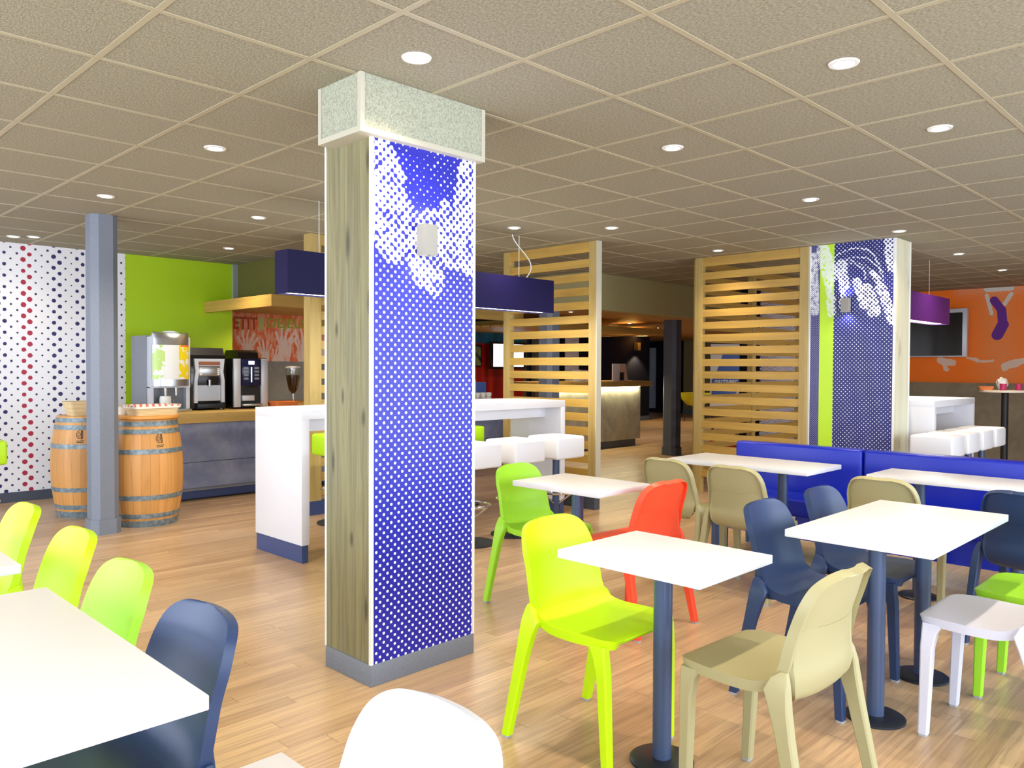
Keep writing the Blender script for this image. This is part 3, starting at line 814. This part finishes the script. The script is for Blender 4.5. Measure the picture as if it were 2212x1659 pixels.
place_chair('sand', 'sand beige plastic chair seen from behind at the right bench table', -1.60, 4.68, FY)
place_chair('navy', 'navy plastic chair seen from behind at the right picture edge', -.92, 4.66, FY+D2R(-4))
place_chair('navy', 'navy plastic chair, nearer of two left of the long two-pedestal table', -1.45, 3.29, FX)
place_chair('navy', 'navy plastic chair, farther of two left of the long two-pedestal table', -1.445, 3.87, FX)
place_chair('paleplastic', 'pale lavender white plastic chair at right, back cut by the picture edge', -.785, 3.40, FNX)
place_chair('green', 'bright green plastic chair behind the pale lavender one at right', -.74, 3.94, FNX)
place_chair('lime', 'lime yellow plastic chair furthest left in the foreground row', -3.80, .70, FNY)
place_chair('lime', 'lime yellow plastic chair second from left in the foreground row', -3.095, .69, FNY)
place_chair('green', 'light green plastic chair beside the large foreground table', -2.465, .64, FNY)
place_chair('navy', 'navy plastic chair at the corner of the large foreground table', -1.885, .61, FNY)
place_chair('paleplastic', 'pale white plastic chair back at the bottom picture edge', -1.055, .65, FNY)

# ------------------------------------------------------------------ blue bench
def bench(label, x0, x1, group):
    cx = (x0+x1)/2; h = (x1-x0)/2-.006; t = thing('upholstered_bench', label, 'bench', (cx, 5.6, 0), 0, group)
    boxo('backrest', (-h, h, .16, .28, .30, .805), MT['blueleather'], t, .018, 3)
    boxo('seat', (-h, h, -.23, .162, .34, .455), MT['blueleather'], t, .018, 3)
    boxo('base_panel', (-h+.01, h-.01, -.17, .27, .17, .345), MT['blueleather'], t)
    for sx in (-1, 1):
        for yy in (-.12, .22):
            bm = bmesh.new(); lathe(bm, [(.016, 0), (.018, .18)], sx*(h-.08), yy, 12); mesh_obj('leg', bm, MT['bluemetal'], t, True)
BG = 'blue upholstered benches'
bench('royal blue bench unit on the left behind the long bench table', -3.19, -2.19, BG)
bench('royal blue bench unit on the right running to the picture edge', -2.19, -.2, BG)

# ------------------------------------------------------------------ buffet counter
ct = thing('buffet_counter', 'long buffet counter with oak worktop and blue grey concrete front', 'counter', (-8.6, 5.5, 0))
loc_box(ct, 'worktop', (-9.19, -7.96, 2.95, 8.1, .80, .90), MT['woody'], .002)
loc_box(ct, 'worktop_return', (-10.19, -9.15, 4.60, 8.1, .80, .899), MT['woody'])
loc_box(ct, 'front_panel', (-8.03, -8.0, 2.95, 8.1, .40, .80), MT['bluecon'])
loc_box(ct, 'front_panel', (-8.03, -8.0, 2.95, 8.1, .135, .394), MT['bluecon'])
loc_box(ct, 'carcass', (-9.18, -8.03, 3.0, 8.05, .10, .80), MT['greysteel'])
loc_box(ct, 'plinth', (-9.1, -8.045, 2.97, 8.08, .02, .134), MT['plinth'])
loc_box(ct, 'kick_board', (-9.1, -8.08, 3.0, 8.05, 0, .02), MT['blackm'])
ZC = .90
# mural with lettering above the splashback
mu = thing('mural_panel', 'orange mural of raised hands with PETIT DEJEUNER lettering above the coffee machines', 'mural', (-10.195, 0, 0))
boxo('panel', (.0, .015, 4.60, 8.2, 1.45, 2.12), MT['mural'], mu)
Ry = Matrix.Rotation(PI/2, 4, 'X'); Rz = Matrix.Rotation(PI/2, 4, 'Z')
ink1 = simple('brick_red_lettering', (.42, .06, .02), .5); ink2 = simple('olive_green_lettering', (.36, .46, .03), .5)
def fit_text(txt, mat, y0, y1, z0, z1):
    o = text_obj('lettering', txt, .2, mat, mu, Matrix.Identity(4), .002, bold=.004); vs = o.data.vertices
    a0, a1 = min(v.co.x for v in vs), max(v.co.x for v in vs); b0, b1 = min(v.co.y for v in vs), max(v.co.y for v in vs)
    for v in vs: v.co = Vector((.017+v.co.z, y0+(v.co.x-a0)/(a1-a0)*(y1-y0), z0+(v.co.y-b0)/(b1-b0)*(z1-z0)))
fit_text('PETIT', ink1, 4.87, 5.31, 1.88, 2.05); fit_text('DEJEUNER', ink2, 5.45, 6.42, 1.88, 2.05)
ink3 = simple('pale_green_blocks', (.45, .62, .18), .5)
boxo('lettering_overlay', (.0152, .0162, 5.02, 5.06, 1.88, 2.05), ink3, mu); boxo('lettering_overlay', (.0152, .0162, 5.17, 5.20, 1.88, 2.05), ink3, mu); boxo('lettering_overlay', (.0152, .0162, 5.33, 5.40, 1.88, 2.05), ink3, mu)  # pale green overlay printed on the mural behind the lettering

# juice dispenser (local x towards the room)
def machine(name, label, cat, y): return thing(name, label, cat, (-8.55, y, ZC))
j = machine('juice_dispenser', 'tall grey and steel juice dispenser with fruit label on the buffet counter', 'drink dispenser', 3.42)
boxo('cabinet', (-.40, .02, -.22, .22, .0, .80), MT['greysteel'], j, .006)
bm = bmesh.new(); pts = [(-.22, .25)]
for k in range(13):
    a = k/12; yy = -.21+.42*a; pts.append((yy, .78+.07*math.sin(PI*a)))
pts.append((.21, .25)); pts = [(-.21, .25)]+pts[1:]
prism(bm, pts, .02, .10, 'x'); mesh_obj('door', bm, MT['alu'], j)
bm = bmesh.new(); n = 14; A_ = []
for k in range(n+1):
    a = -PI/2+PI*k/n; A_.append((.10+.10*math.cos(a), .19*math.sin(a)))
rows_ = [[bm.verts.new((p_[0], p_[1], z)) for p_ in A_] for z in (.27, .76, .82, .835)]
for v, q in zip(rows_[2], A_): v.co.x = .10+(q[0]-.10)*.6
for v in rows_[3]: v.co.x = .10
for a, b in zip(rows_, rows_[1:]):
    for i in range(n): bm.faces.new((a[i], a[i+1], b[i+1], b[i]))
bm.faces.new(rows_[0]); mesh_obj('curved_front', bm, MT['steel'], j, True)
bm = bmesh.new(); A2 = [(.10+.103*math.cos(-PI/2*.9+PI*.9*k/n), .193*math.sin(-PI/2*.9+PI*.9*k/n)) for k in range(n+1)]
ra = [bm.verts.new((p_[0], p_[1], .34)) for p_ in A2]; rb = [bm.verts.new((p_[0], p_[1], .70)) for p_ in A2]
for i in range(n): bm.faces.new((ra[i], ra[i+1], rb[i+1], rb[i]))
mesh_obj('fruit_label', bm, MT['juice'], j, True)
for s in (-1, 1): boxo('support', (.02, .09, s*.19-.02, s*.19+.02, .0, .26), MT['alu'], j)
boxo('drip_tray', (.02, .24, -.17, .17, 0, .03), MT['steel'], j, .004)
bm = bmesh.new(); lathe(bm, [(.016, .17), (.02, .25)], .13, .05, 14); lathe(bm, [(.016, .17), (.02, .25)], .13, -.06, 14); mesh_obj('spout', bm, MT['chrome'], j, True)
pt = thing('glass_pitcher', 'clear glass jug under the spouts of the juice dispenser', 'jug', (-8.41, 3.35, ZC+.031))
bm = bmesh.new(); lathe(bm, [(.05, 0), (.055, .02), (.058, .10), (.052, .135)], n=24); mesh_obj('body', bm, simple('frosted_glass', (.75, .80, .78), .2, alpha=1), pt, True)
bm = bmesh.new(); tube(bm, [(0, .055, .03), (0, .085, .05), (0, .088, .09), (0, .055, .115)], .005, 8); mesh_obj('handle', bm, MT['glass'], pt, True)

c1 = machine('coffee_machine', 'black and silver coffee machine next to the juice dispenser', 'coffee machine', 3.85)
boxo('body', (-.38, .06, -.20, .20, .015, .60), MT['black'], c1, .01)
bm = bmesh.new(); prism(bm, [(-.36, .60), (.04, .60), (.0, .68), (-.34, .68)], -.19, .19, 'y'); mesh_obj('bean_hopper', bm, MT['blackm'], c1)
for s in (-1, 1):
    bm = bmesh.new(); pts = [(s*.17, .08), (s*.17, .32), (s*.155, .42), (s*.17, .56), (s*.13, .56), (s*.115, .42), (s*.135, .32), (s*.135, .08)]
    prism(bm, pts, .06, .09, 'x'); mesh_obj('side_trim', bm, MT['alu'], c1)
boxo('header_panel', (.06, .085, -.13, .13, .48, .56), MT['alu'], c1)
boxo('picture_strip', (.085, .088, -.12, .12, .49, .53), simple('coffee_picture_print', (.28, .10, .04), .4), c1)
boxo('control_panel', (.06, .088, -.115, .115, .37, .475), MT['steel'], c1, .004)
for z in (.39, .41, .43, .45):
    for s in (-1, 1): boxo('button', (.088, .091, s*.10-.012, s*.10+.012, z-.006, z+.006), MT['whitepaint'], c1)
bm = bmesh.new(); lathe(bm, [(.012, .26), (.016, .33)], .09, 0, 14); mesh_obj('spout', bm, MT['steel'], c1, True)
boxo('cup_niche', (.055, .066, -.13, .13, .10, .27), MT['steel'], c1)
boxo('drip_tray', (.06, .13, -.15, .15, .02, .07), MT['darkmetal'], c1, .01)
for s in (-1, 1):
    for xx in (.0, -.3):
        bm = bmesh.new(); lathe(bm, [(.012, 0), (.012, .018)], xx, s*.17, 10); mesh_obj('foot', bm, MT['alu'], c1)
c2 = machine('coffee_machine', 'black coffee machine with white side strips and lit display', 'coffee machine', 4.34)
boxo('body', (-.38, .05, -.21, .21, .0, .575), MT['black'], c2, .01)
bm = bmesh.new(); prism(bm, [(-.34, .575), (.02, .575), (.0, .64), (-.05, .665), (-.30, .665), (-.34, .62)], -.12, .12, 'y'); mesh_obj('bean_hopper', bm, MT['black'], c2, True)
for s in (-1, 1): boxo('side_strip', (.05, .08, s*.165-.04, s*.165+.04, .02, .565), MT['alu'], c2, .004)
boxo('control_panel', (.05, .085, -.11, .11, .26, .56), simple('dark_blue_gloss', (.01, .012, .06), .12), c2, .006)
boxo('display', (.085, .088, -.035, .035, .50, .54), MT['screen'], c2)
for z in (.34, .38, .42, .46):
    for s in (-1, 1): boxo('button', (.085, .089, s*.065-.028, s*.065+.028, z-.012, z+.012), MT['greysteel'], c2)
boxo('panel_frame', (.0845, .0885, -.006, .006, .30, .47), MT['screen'], c2)
boxo('cup_niche', (.045, .056, -.115, .115, .04, .24), MT['blackm'], c2)
boxo('cup_holder', (.056, .10, -.11, .03, .09, .15), MT['alu'], c2, .003); boxo('drip_tray', (.05, .13, -.115, .115, .03, .055), MT['steel'], c2, .003)

def basket(name, label, cat, x, y, z, lx, ly, h, mat, rz=0, lining=None, flare=1.2):
    t = thing(name, label, cat, (x, y, z), rz)
    bm = bmesh.new()
    def ring(sx, sy, zz, c=.03):
        P = []
        for (a, b) in ((1, 1), (-1, 1), (-1, -1), (1, -1)):
            for k in range(4):
                an = math.atan2(b, a)-PI/4+PI/2*k/3; P.append((a*(sx-c)+c*math.cos(an), b*(sy-c)+c*math.sin(an), zz))
        return [bm.verts.new(q) for q in P]
    prof = [(1, 0), (flare, h), (flare+.04, h), (flare-.06, h-.002), (.92, .01)]
    R2 = [ring(lx/2*k/flare, ly/2*k/flare, zz) for k, zz in prof]
    for a, b in zip(R2, R2[1:]):
        for i in range(16): bm.faces.new((a[i], a[(i+1) % 16], b[(i+1) % 16], b[i]))
    bm.faces.new(R2[0][::-1]); bm.faces.new(R2[-1])
    mesh_obj('weave', bm, mat, t)
    if lining:
        bm = bmesh.new(); R3 = [ring(lx/2*1.03, ly/2*1.03, h*.72), ring(lx/2*1.07, ly/2*1.07, h+.006), ring(lx/2*.9, ly/2*.9, h+.004), ring(lx/2*.8, ly/2*.8, h*.3)]
        for a, b in zip(R3, R3[1:]):
            for i in range(16): bm.faces.new((a[i], a[(i+1) % 16], b[(i+1) % 16], b[i]))
        mesh_obj('lining', bm, lining, t)
    return t
basket('bread_basket', 'small orange basket on the counter beside the second coffee machine', 'basket', -8.45, 4.72, ZC, .26, .30, .07, MT['orangecloth'])
basket('bread_basket', 'golden bread tray on the counter left of the pillar behind the screen post', 'basket', -8.35, 5.55, ZC, .3, .35, .07, MT['basket'])
# bean jar dispenser
jr = thing('bean_dispenser', 'glass jar dispenser of coffee beans on the counter beside the screen post', 'dispenser', (-8.75, 5.03, ZC))
bm = bmesh.new(); lathe(bm, [(.05, 0), (.05, .01), (.012, .02), (.012, .16)], n=20); mesh_obj('stand', bm, MT['chrome'], jr, True)
bm = bmesh.new(); lathe(bm, [(.02, .15), (.055, .20), (.085, .36), (.085, .46), (.08, .46), (.08, .36), (.05, .21)], n=28, capped=False); mesh_obj('jar', bm, MT['glass'], jr, True)
bm = bmesh.new(); lathe(bm, [(.015, .165), (.05, .21), (.078, .35), (.0785, .375)], n=28); mesh_obj('beans', bm, MT['coffee'], jr, True)
bm = bmesh.new(); lathe(bm, [(.088, .46), (.088, .475), (.02, .485)], n=28); mesh_obj('lid', bm, MT['alu'], jr, True)

# barrels ----------------------------------------------------------------
def barrel(label, x, y, rz, lid, stamp_ang):
    t = thing('wine_barrel', label, 'barrel', (x, y, 0), rz)
    R0 = .250
    def R(z): return R0+.055*(1-((z-.46)/.46)**2)
    zs = [i*.92/24 for i in range(25)]
    bm = bmesh.new(); lathe(bm, [(R(z), z) for z in zs], n=56); mesh_obj('staves', bm, MT['barrel'], t, True)
    for a, b in ((.0, .055), (.075, .115), (.235, .275), (.63, .67), (.80, .84), (.865, .905)):
        bm = bmesh.new(); lathe(bm, [(R(a)-.002, a), (R(a)+.004, a), (R(b)+.004, b), (R(b)-.002, b)], n=56, capped=False); mesh_obj('hoop', bm, MT['hoop'], t, True)
    if lid: bm = bmesh.new(); lathe(bm, [(.265, .92), (.28, .927), (.28, .945), (.265, .952), (.02, .953)], n=56); mesh_obj('lid', bm, MT['barreltop'], t, True)
    # branded stamp: a small arched emblem with two lines under it
    bm = bmesh.new()
    def pt(u, z, o=.0015): a = stamp_ang+u/R(z); q = R(z)+o; return (q*math.cos(a), q*math.sin(a), z)
    def stroke(P, w_=.0022):
        tube(bm, [pt(u, z) for u, z in P], w_, 5)
    stroke([(-.006+.030*math.cos(k*PI/10+PI/2), .758+.036*math.sin(k*PI/10+PI/2)) for k in range(0, 11)])
    stroke([(-.006+.018*math.cos(k*PI/10+PI/2), .758+.024*math.sin(k*PI/10+PI/2)) for k in range(0, 11)], .0016)
    stroke([(.004, .718), (.004, .797), (.014, .790), (.014, .722), (.004, .718)], .003); stroke([(-.012, .742), (-.004, .752), (-.004, .768), (-.012, .774)])
    stroke([(-.035, .700), (.028, .703)], .003); stroke([(-.032, .688), (.02, .690)], .003)
    mesh_obj('stamp', bm, MT['ink'], t)
barrel('wine barrel with light oak staves right of the blue grey column', -7.22, 2.705, 0, True, math.radians(3))
barrel('wine barrel half hidden on the left of the blue grey column', -8.05, 2.485, 0, False, math.radians(-28))
basket('bread_basket', 'long pale basket lined with red checked cloth on the right barrel', 'basket', -7.13, 2.73, .953, .22, .40, .085, MT['basket'], 0.1, MT['gingham'], 1.1)
basket('bread_basket', 'small cream basket behind the checked one on the right barrel', 'basket', -7.34, 2.62, .953, .14, .24, .07, MT['cream'], 0, None, 1.1)
basket('bread_basket', 'orange wicker basket on the counter edge behind the right barrel', 'basket', -8.35, 3.05, ZC, .30, .18, .085, MT['orangecloth'], 0)
basket('bread_basket', 'wicker basket on the left barrel peeking beside the column', 'basket', -8.0, 2.43, .921, .24, .30, .13, MT['basket'], 0, None, 1.3)

# cups and boxes beyond the bar -----------------------------------------------------
cupbm = bmesh.new(); lathe(cupbm, [(.026, 0), (.036, .01), (.040, .065), (.036, .065), (.032, .012), (.01, .01)], n=18); 
tube(cupbm, [(0, .038, .015), (0, .058, .025), (0, .058, .045), (0, .038, .055)], .005, 6)
cup0 = mesh_obj('coffee_cup', cupbm, MT['ceramic'], None, True)
tag(cup0, 'white coffee cup in the stacked rows behind the long bar table', 'cup', 'stacked white cups on the buffet counter'); cup0.location = (-7.99, 6.98, ZC)
ORD = ['first', 'second', 'third', 'fourth', 'fifth', 'sixth', 'seventh']
for i in range(7):
    for lv in range(2):
        c = cup0 if i == lv == 0 else cup0.copy()
        if c is not cup0: COL.objects.link(c)
        c.location = (-7.99, 6.98+i*.105, ZC+lv*.066)
        c['label'] = 'white coffee cup, %s from the dotted pillar in the %s row of stacked cups' % (ORD[i], ('lower', 'upper')[lv])
tag(boxo('cardboard_box', (-8.7, -8.45, 7.45, 7.80, ZC, ZC+.30), MT['cream'], None, .004), 'cream box standing behind the stacked white cups', 'box')
tag(boxo('storage_box', (-8.72, -8.5, 7.83, 8.05, ZC, ZC+.26), MT['bluebox'], None, .004), 'blue box beside the cream box behind the stacked cups', 'box')
# monitor + picture on the red teal wall
tv = thing('wall_monitor', 'lit white monitor on the red and teal wall', 'monitor', (-10.0, 10.02, 1.59))
boxo('casing', (-.03, .02, -.46, .42, -.24, .24), MT['black'], tv, .004); boxo('display', (.02, .022, -.40, .36, -.20, .20), MT['screen'], tv)
boxo('wall_mount', (-.195, -.03, -.05, .05, -.05, .05), MT['darkmetal'], tv)
pf = thing('framed_picture', 'dark framed picture on the red wall left of the monitor', 'picture', (-10.19, 9.38, 1.58))
boxo('frame', (0, .02, -.14, .14, -.19, .19), MT['black'], pf)
m_ = Mat('dark_picture_print', (.1, .1, .1), .4); n_ = m_.noise(7, 3); m_.color(m_.mix(n_.ss(.4, .6), (.02, .03, .03), (.25, .30, .10))); boxo('print', (.02, .022, -.12, .12, -.17, .17), m_.m, pf)

# reception desk -------------------------------------------------------------------
dk = thing('reception_desk', 'concrete look reception desk with thick oak top and glowing light strip', 'desk', (-8.7, 10.5, 0))
loc_box(dk, 'desktop', (-9.1, -8.18, 9.15, 11.82, 1.06, 1.15), MT['woody'], .003)
loc_box(dk, 'front_panel', (-8.36, -8.32, 9.25, 11.66, .13, 1.06), MT['greycon'])
loc_box(dk, 'end_panel', (-9.0, -8.36, 11.62, 11.66, .13, 1.06), MT['greycon'])
loc_box(dk, 'plinth', (-8.95, -8.38, 9.3, 11.6, 0, .13), MT['skirt'])
loc_box(dk, 'light_strip', (-8.318, -8.30, 9.3, 11.62, 1.045, 1.058), simple('lit_led_strip', (1, 1, 1), .5, emit=(1, .92, .6), estr=9), 0)
area('desk_strip_light', (-8.29, 10.5, 1.04), (0, math.radians(-18), 0), .03, 2.2, 12, (1, .9, .55))
lf = thing('display_stand', 'white and peach counter display card on the reception desk', 'display stand', (-8.4, 11.18, 1.151))
bm = bmesh.new(); prism(bm, [(-.22, 0), (.22, 0), (.14, .30), (-.22, .30)], -.02, .0, 'x'); mesh_obj('card', bm, MT['paper'], lf)
bm = bmesh.new(); prism(bm, [(-.05, .01), (.215, .01), (.13, .29), (-.02, .29)], .001, .004, 'x'); mesh_obj('peach_print', bm, MT['paperpink'], lf)
boxo('dark_sticker', (.0045, .006, -.03, .09, .01, .15), MT['blackm'], lf)
for k in range(6):
    b_ = boxo('leaflet', (-.06, .06, -.003, .003, 0, .20), [MT['paper'], MT['cream'], MT['paperpink']][k % 3], None)
    b_.location = (-8.42, 10.02+k*.075, 1.151); b_.rotation_euler = (math.radians(-12-3*k), 0, math.radians(70))
    tag(b_, 'leaflet in the row on the reception desk, %s from the slatted screen' % ORD[k], 'leaflet', 'leaflets on the reception desk')
hs = thing('wall_sconce', 'small up and down light on the dark navy wall beyond the desk', 'wall light', (-12.19, 16.85, 1.93))
boxo('shade', (0, .12, -.06, .06, -.10, .10), MT['olivewall'], hs)
spot((-12.03, 16.85, 1.80), 60, 110, (0, 0, 0), (1, .75, .35), .03, .5, 'sconce_light'); spot((-12.03, 16.85, 2.05), 60, 110, (PI, 0, 0), (1, .75, .35), .03, .5, 'sconce_light')
# lounge chair, sign, ottoman ---------------------------------------------------------
lc = thing('tub_chair', 'yellow green tub chair on thin dark legs in the far lounge', 'chair', (-11.1, 18.0, 0))
bm = bmesh.new(); lathe(bm, [(.03, .40), (.22, .42), (.36, .56), (.40, .74), (.38, .74), (.33, .58), (.2, .46), (.02, .44)], n=32, capped=False); mesh_obj('shell', bm, MT['yel'], lc, True)
for k in range(4):
    a = PI/4+k*PI/2; bm = bmesh.new(); tube(bm, [(.18*math.cos(a), .18*math.sin(a), .43), (.30*math.cos(a), .30*math.sin(a), 0)], .012, 8); mesh_obj('leg', bm, MT['blackm'], lc)
sg = thing('display_sign', 'white and blue sign with cursive Vous partager lettering seen through the screen', 'sign', (-8.0, 14.02, 0), math.radians(45))
boxo('board', (-.28, .28, -.02, .02, .60, 1.85), MT['paper'], sg)
bm = bmesh.new(); prism(bm, [(-.26, .74), (.14, .74), (.28, 1.0), (.28, 1.80), (.0, 1.80), (-.06, 1.62), (-.20, 1.20), (-.26, 1.16)], -.024, -.021, 'y'); mesh_obj('blue_print', bm, MT['lblue'], sg)
def sign_text(t_, x0, x1, z0, h_):
    o = text_obj('lettering', t_, .2, MT['paper'], sg, Matrix.Identity(4), .001, bold=.002); vs = o.data.vertices
    a0, a1 = min(v.co.x for v in vs), max(v.co.x for v in vs)
    for v in vs: v.co = Vector((x0+(v.co.x-a0)/(a1-a0)*(x1-x0)+v.co.y*.3, -.0245+v.co.z, z0+v.co.y*h_/.2))
sign_text('Vous', -.10, .07, 1.23, .13); sign_text('partager', -.22, .22, 1.07, .17)
boxo('side_frame', (.28, .42, -.03, .03, .0, 1.9), MT['blackm'], sg); boxo('foot', (-.28, .28, -.15, .15, 0, .03), MT['blackm'], sg)
for sx in (-.25, .22): boxo('stem', (sx, sx+.04, -.015, .015, .03, .61), MT['blackm'], sg)
ot = thing('ottoman', 'red upholstered ottoman seen low through the slats behind the blue bench', 'ottoman', (-5.25, 9.5, 0))
boxo('cushion', (-.25, .25, -.25, .25, .10, .46), MT['red'], ot, .03, 3)
for sx in (-1, 1):
    for sy in (-1, 1): boxo('leg', (sx*.2-.02, sx*.2+.02, sy*.2-.02, sy*.2+.02, 0, .11), MT['blackm'], ot)

# television and tall round table ------------------------------------------------------
t2 = thing('television', 'large dark television with silver frame on the orange wall', 'television', (-4.25, 13.5, 1.94))
boxo('frame', (-.66, .66, -.06, .03, -.37, .37), MT['alu'], t2, .006); boxo('display', (-.60, .60, -.064, -.06, -.35, .31), MT['black'], t2); boxo('wall_mount', (-.1, .1, .03, .095, -.1, .1), MT['darkmetal'], t2)
rt = thing('high_round_table', 'tall round pedestal table before the brown dado at the right picture edge', 'table', (-2.74, 12.0, 0))
bm = bmesh.new(); lathe(bm, [(.29, 1.08), (.30, 1.085), (.30, 1.105), (.29, 1.11)], n=48); mesh_obj('tabletop', bm, MT['cream'], rt, True)
bm = bmesh.new(); lathe(bm, [(.042, .02), (.042, 1.08)], n=24); mesh_obj('pole', bm, MT['blackm'], rt, True)
bm = bmesh.new(); lathe(bm, [(.25, 0), (.25, .012), (.05, .03)], n=40); mesh_obj('base', bm, MT['blackm'], rt, True)
basket('serving_tray', 'pink red tray on the left of the tall round table', 'tray', -2.93, 11.86, 1.11, .18, .18, .05, MT['orangecloth'], .3)
for k, (dx, dy) in enumerate(((.0, -.10), (.14, .06))):
    b_ = thing('cup', ['magenta cup in the middle of the tall round table', 'magenta cup on the right of the tall round table'][k], 'cup', (-2.74+dx, 12.0+dy, 1.11), 0, 'magenta cups')
    bm = bmesh.new(); lathe(bm, [(.035, 0), (.042, .085), (.038, .085), (.03, .006)], n=20); mesh_obj('body', bm, simple('magenta_print', (.5, .02, .12), .4), b_, True)
nb = thing('napkin_bunch', 'white napkins bunched up on the tall round table', 'napkins', (-2.80, 12.10, 1.112))
bm = bmesh.new(); bmesh.ops.create_icosphere(bm, subdivisions=3, radius=.065)
for v in bm.verts: v.co *= 1+.25*math.sin(v.co.x*90+v.co.z*40)*math.cos(v.co.y*80); v.co.z = max(v.co.z*1.25+.08, .001)
mesh_obj('paper', bm, MT['paper'], nb, True)

# ------------------------------------------------------------------ downlights
def downlight(x, y, label, z=CEIL, power=56, ang=125, r_=.048):
    t = thing('recessed_downlight', label, 'ceiling light', (x, y, z), 0, 'recessed ceiling downlights')
    bm = bmesh.new(); lathe(bm, [(r_*.82, .0), (r_*.84, -.006), (r_+.008, -.006), (r_+.012, 0)], n=32, capped=False); mesh_obj('trim_ring', bm, MT['whitepaint'], t, True)
    bm = bmesh.new(); lathe(bm, [(r_*.83, -.004), (.001, -.0045)], n=32); mesh_obj('lamp_glass', bm, MT['spotglow'], t)
    spot((x, y, z-.012), power, ang)
DL = [(-2.51, 1.99, 'round ceiling downlight directly in front of the pillar capital'), (-1.32, 3.22, 'round ceiling downlight nearest the top right corner'),
 (-1.32, 4.42, 'round ceiling downlight second down near the right picture edge'), (-2.50, 3.79, 'round ceiling downlight in the middle right of the pillar capital'),
 (-4.36, 2.02, 'round ceiling downlight to the left of the pillar capital'), (-2.54, 5.64, 'round ceiling downlight above the left end of the blue bench'),
 (-6.17, 2.04, 'round ceiling downlight just above the blue grey column'), (-6.13, 3.21, 'round ceiling downlight left above the purple lamp'),
 (-4.93, 5.00, 'small round ceiling downlight directly right of the dotted pillar'), (-4.31, 5.59, 'round ceiling downlight above the middle slatted screen'),
 (-2.55, 7.47, 'round ceiling downlight just in front of the navy dotted pillar'), (-7.95, 3.83, 'round ceiling downlight before the lime green wall'),
 (-4.33, 7.42, 'round ceiling downlight before the right slatted screen'), (-2.59, 9.36, 'round ceiling downlight above the violet lamp'),
 (-2.62, 11.24, 'round ceiling downlight furthest right near the orange wall')]
for x, y, l in DL: downlight(x, y, l)
for x, y, l in ((-8.74, 2.06, 'left one of the paired ceiling downlights at the dotted wall'), (-8.62, 2.20, 'right one of the paired ceiling downlights at the dotted wall')): downlight(x, y, l, power=9)
# the same ceiling runs on above the camera
for x, y, l in ((-1.32, 2.0, 'round ceiling downlight overhead at right, outside the picture'), (-.1, 3.8, 'round ceiling downlight overhead at far right, outside the picture'), (-2.51, .19, 'round ceiling downlight above the left foreground tables, outside the picture'), (-4.36, .19, 'round ceiling downlight above the leftmost chairs, outside the picture'), (-.7, .19, 'round ceiling downlight above the camera, outside the picture')): downlight(x, y, l)
for x, y, l in ((-9.6, 12.6, 'tiny reception downlight nearest the dark wall left'), (-8.75, 11.9, 'tiny reception downlight above the desk end'), (-9.3, 13.6, 'tiny reception downlight between desk and column'), (-10.3, 15.7, 'tiny reception downlight beside the charcoal column'), (-7.6, 8.9, 'tiny reception downlight behind the middle screen')):
    downlight(x, y, l, 2.20, 60, 130, .035)
# lamps tucked under the board canopies
for y in (4.7, 5.9, 7.1): spot((-8.7, y, 2.02), 30, 150, (0, 0, 0), (1, .72, .38), .05, 1, 'canopy_light')
for y in (9.3, 10.9): spot((-9.0, y, 1.97), 34, 150, (0, 0, 0), (1, .72, .38), .05, 1, 'canopy_light')
for x, y in ((-9.5, 18), (-6.3, 15)): spot((x, y, 2.18), 110, 150, (0, 0, 0), (1, .78, .5), .05, 1, 'hall_light')
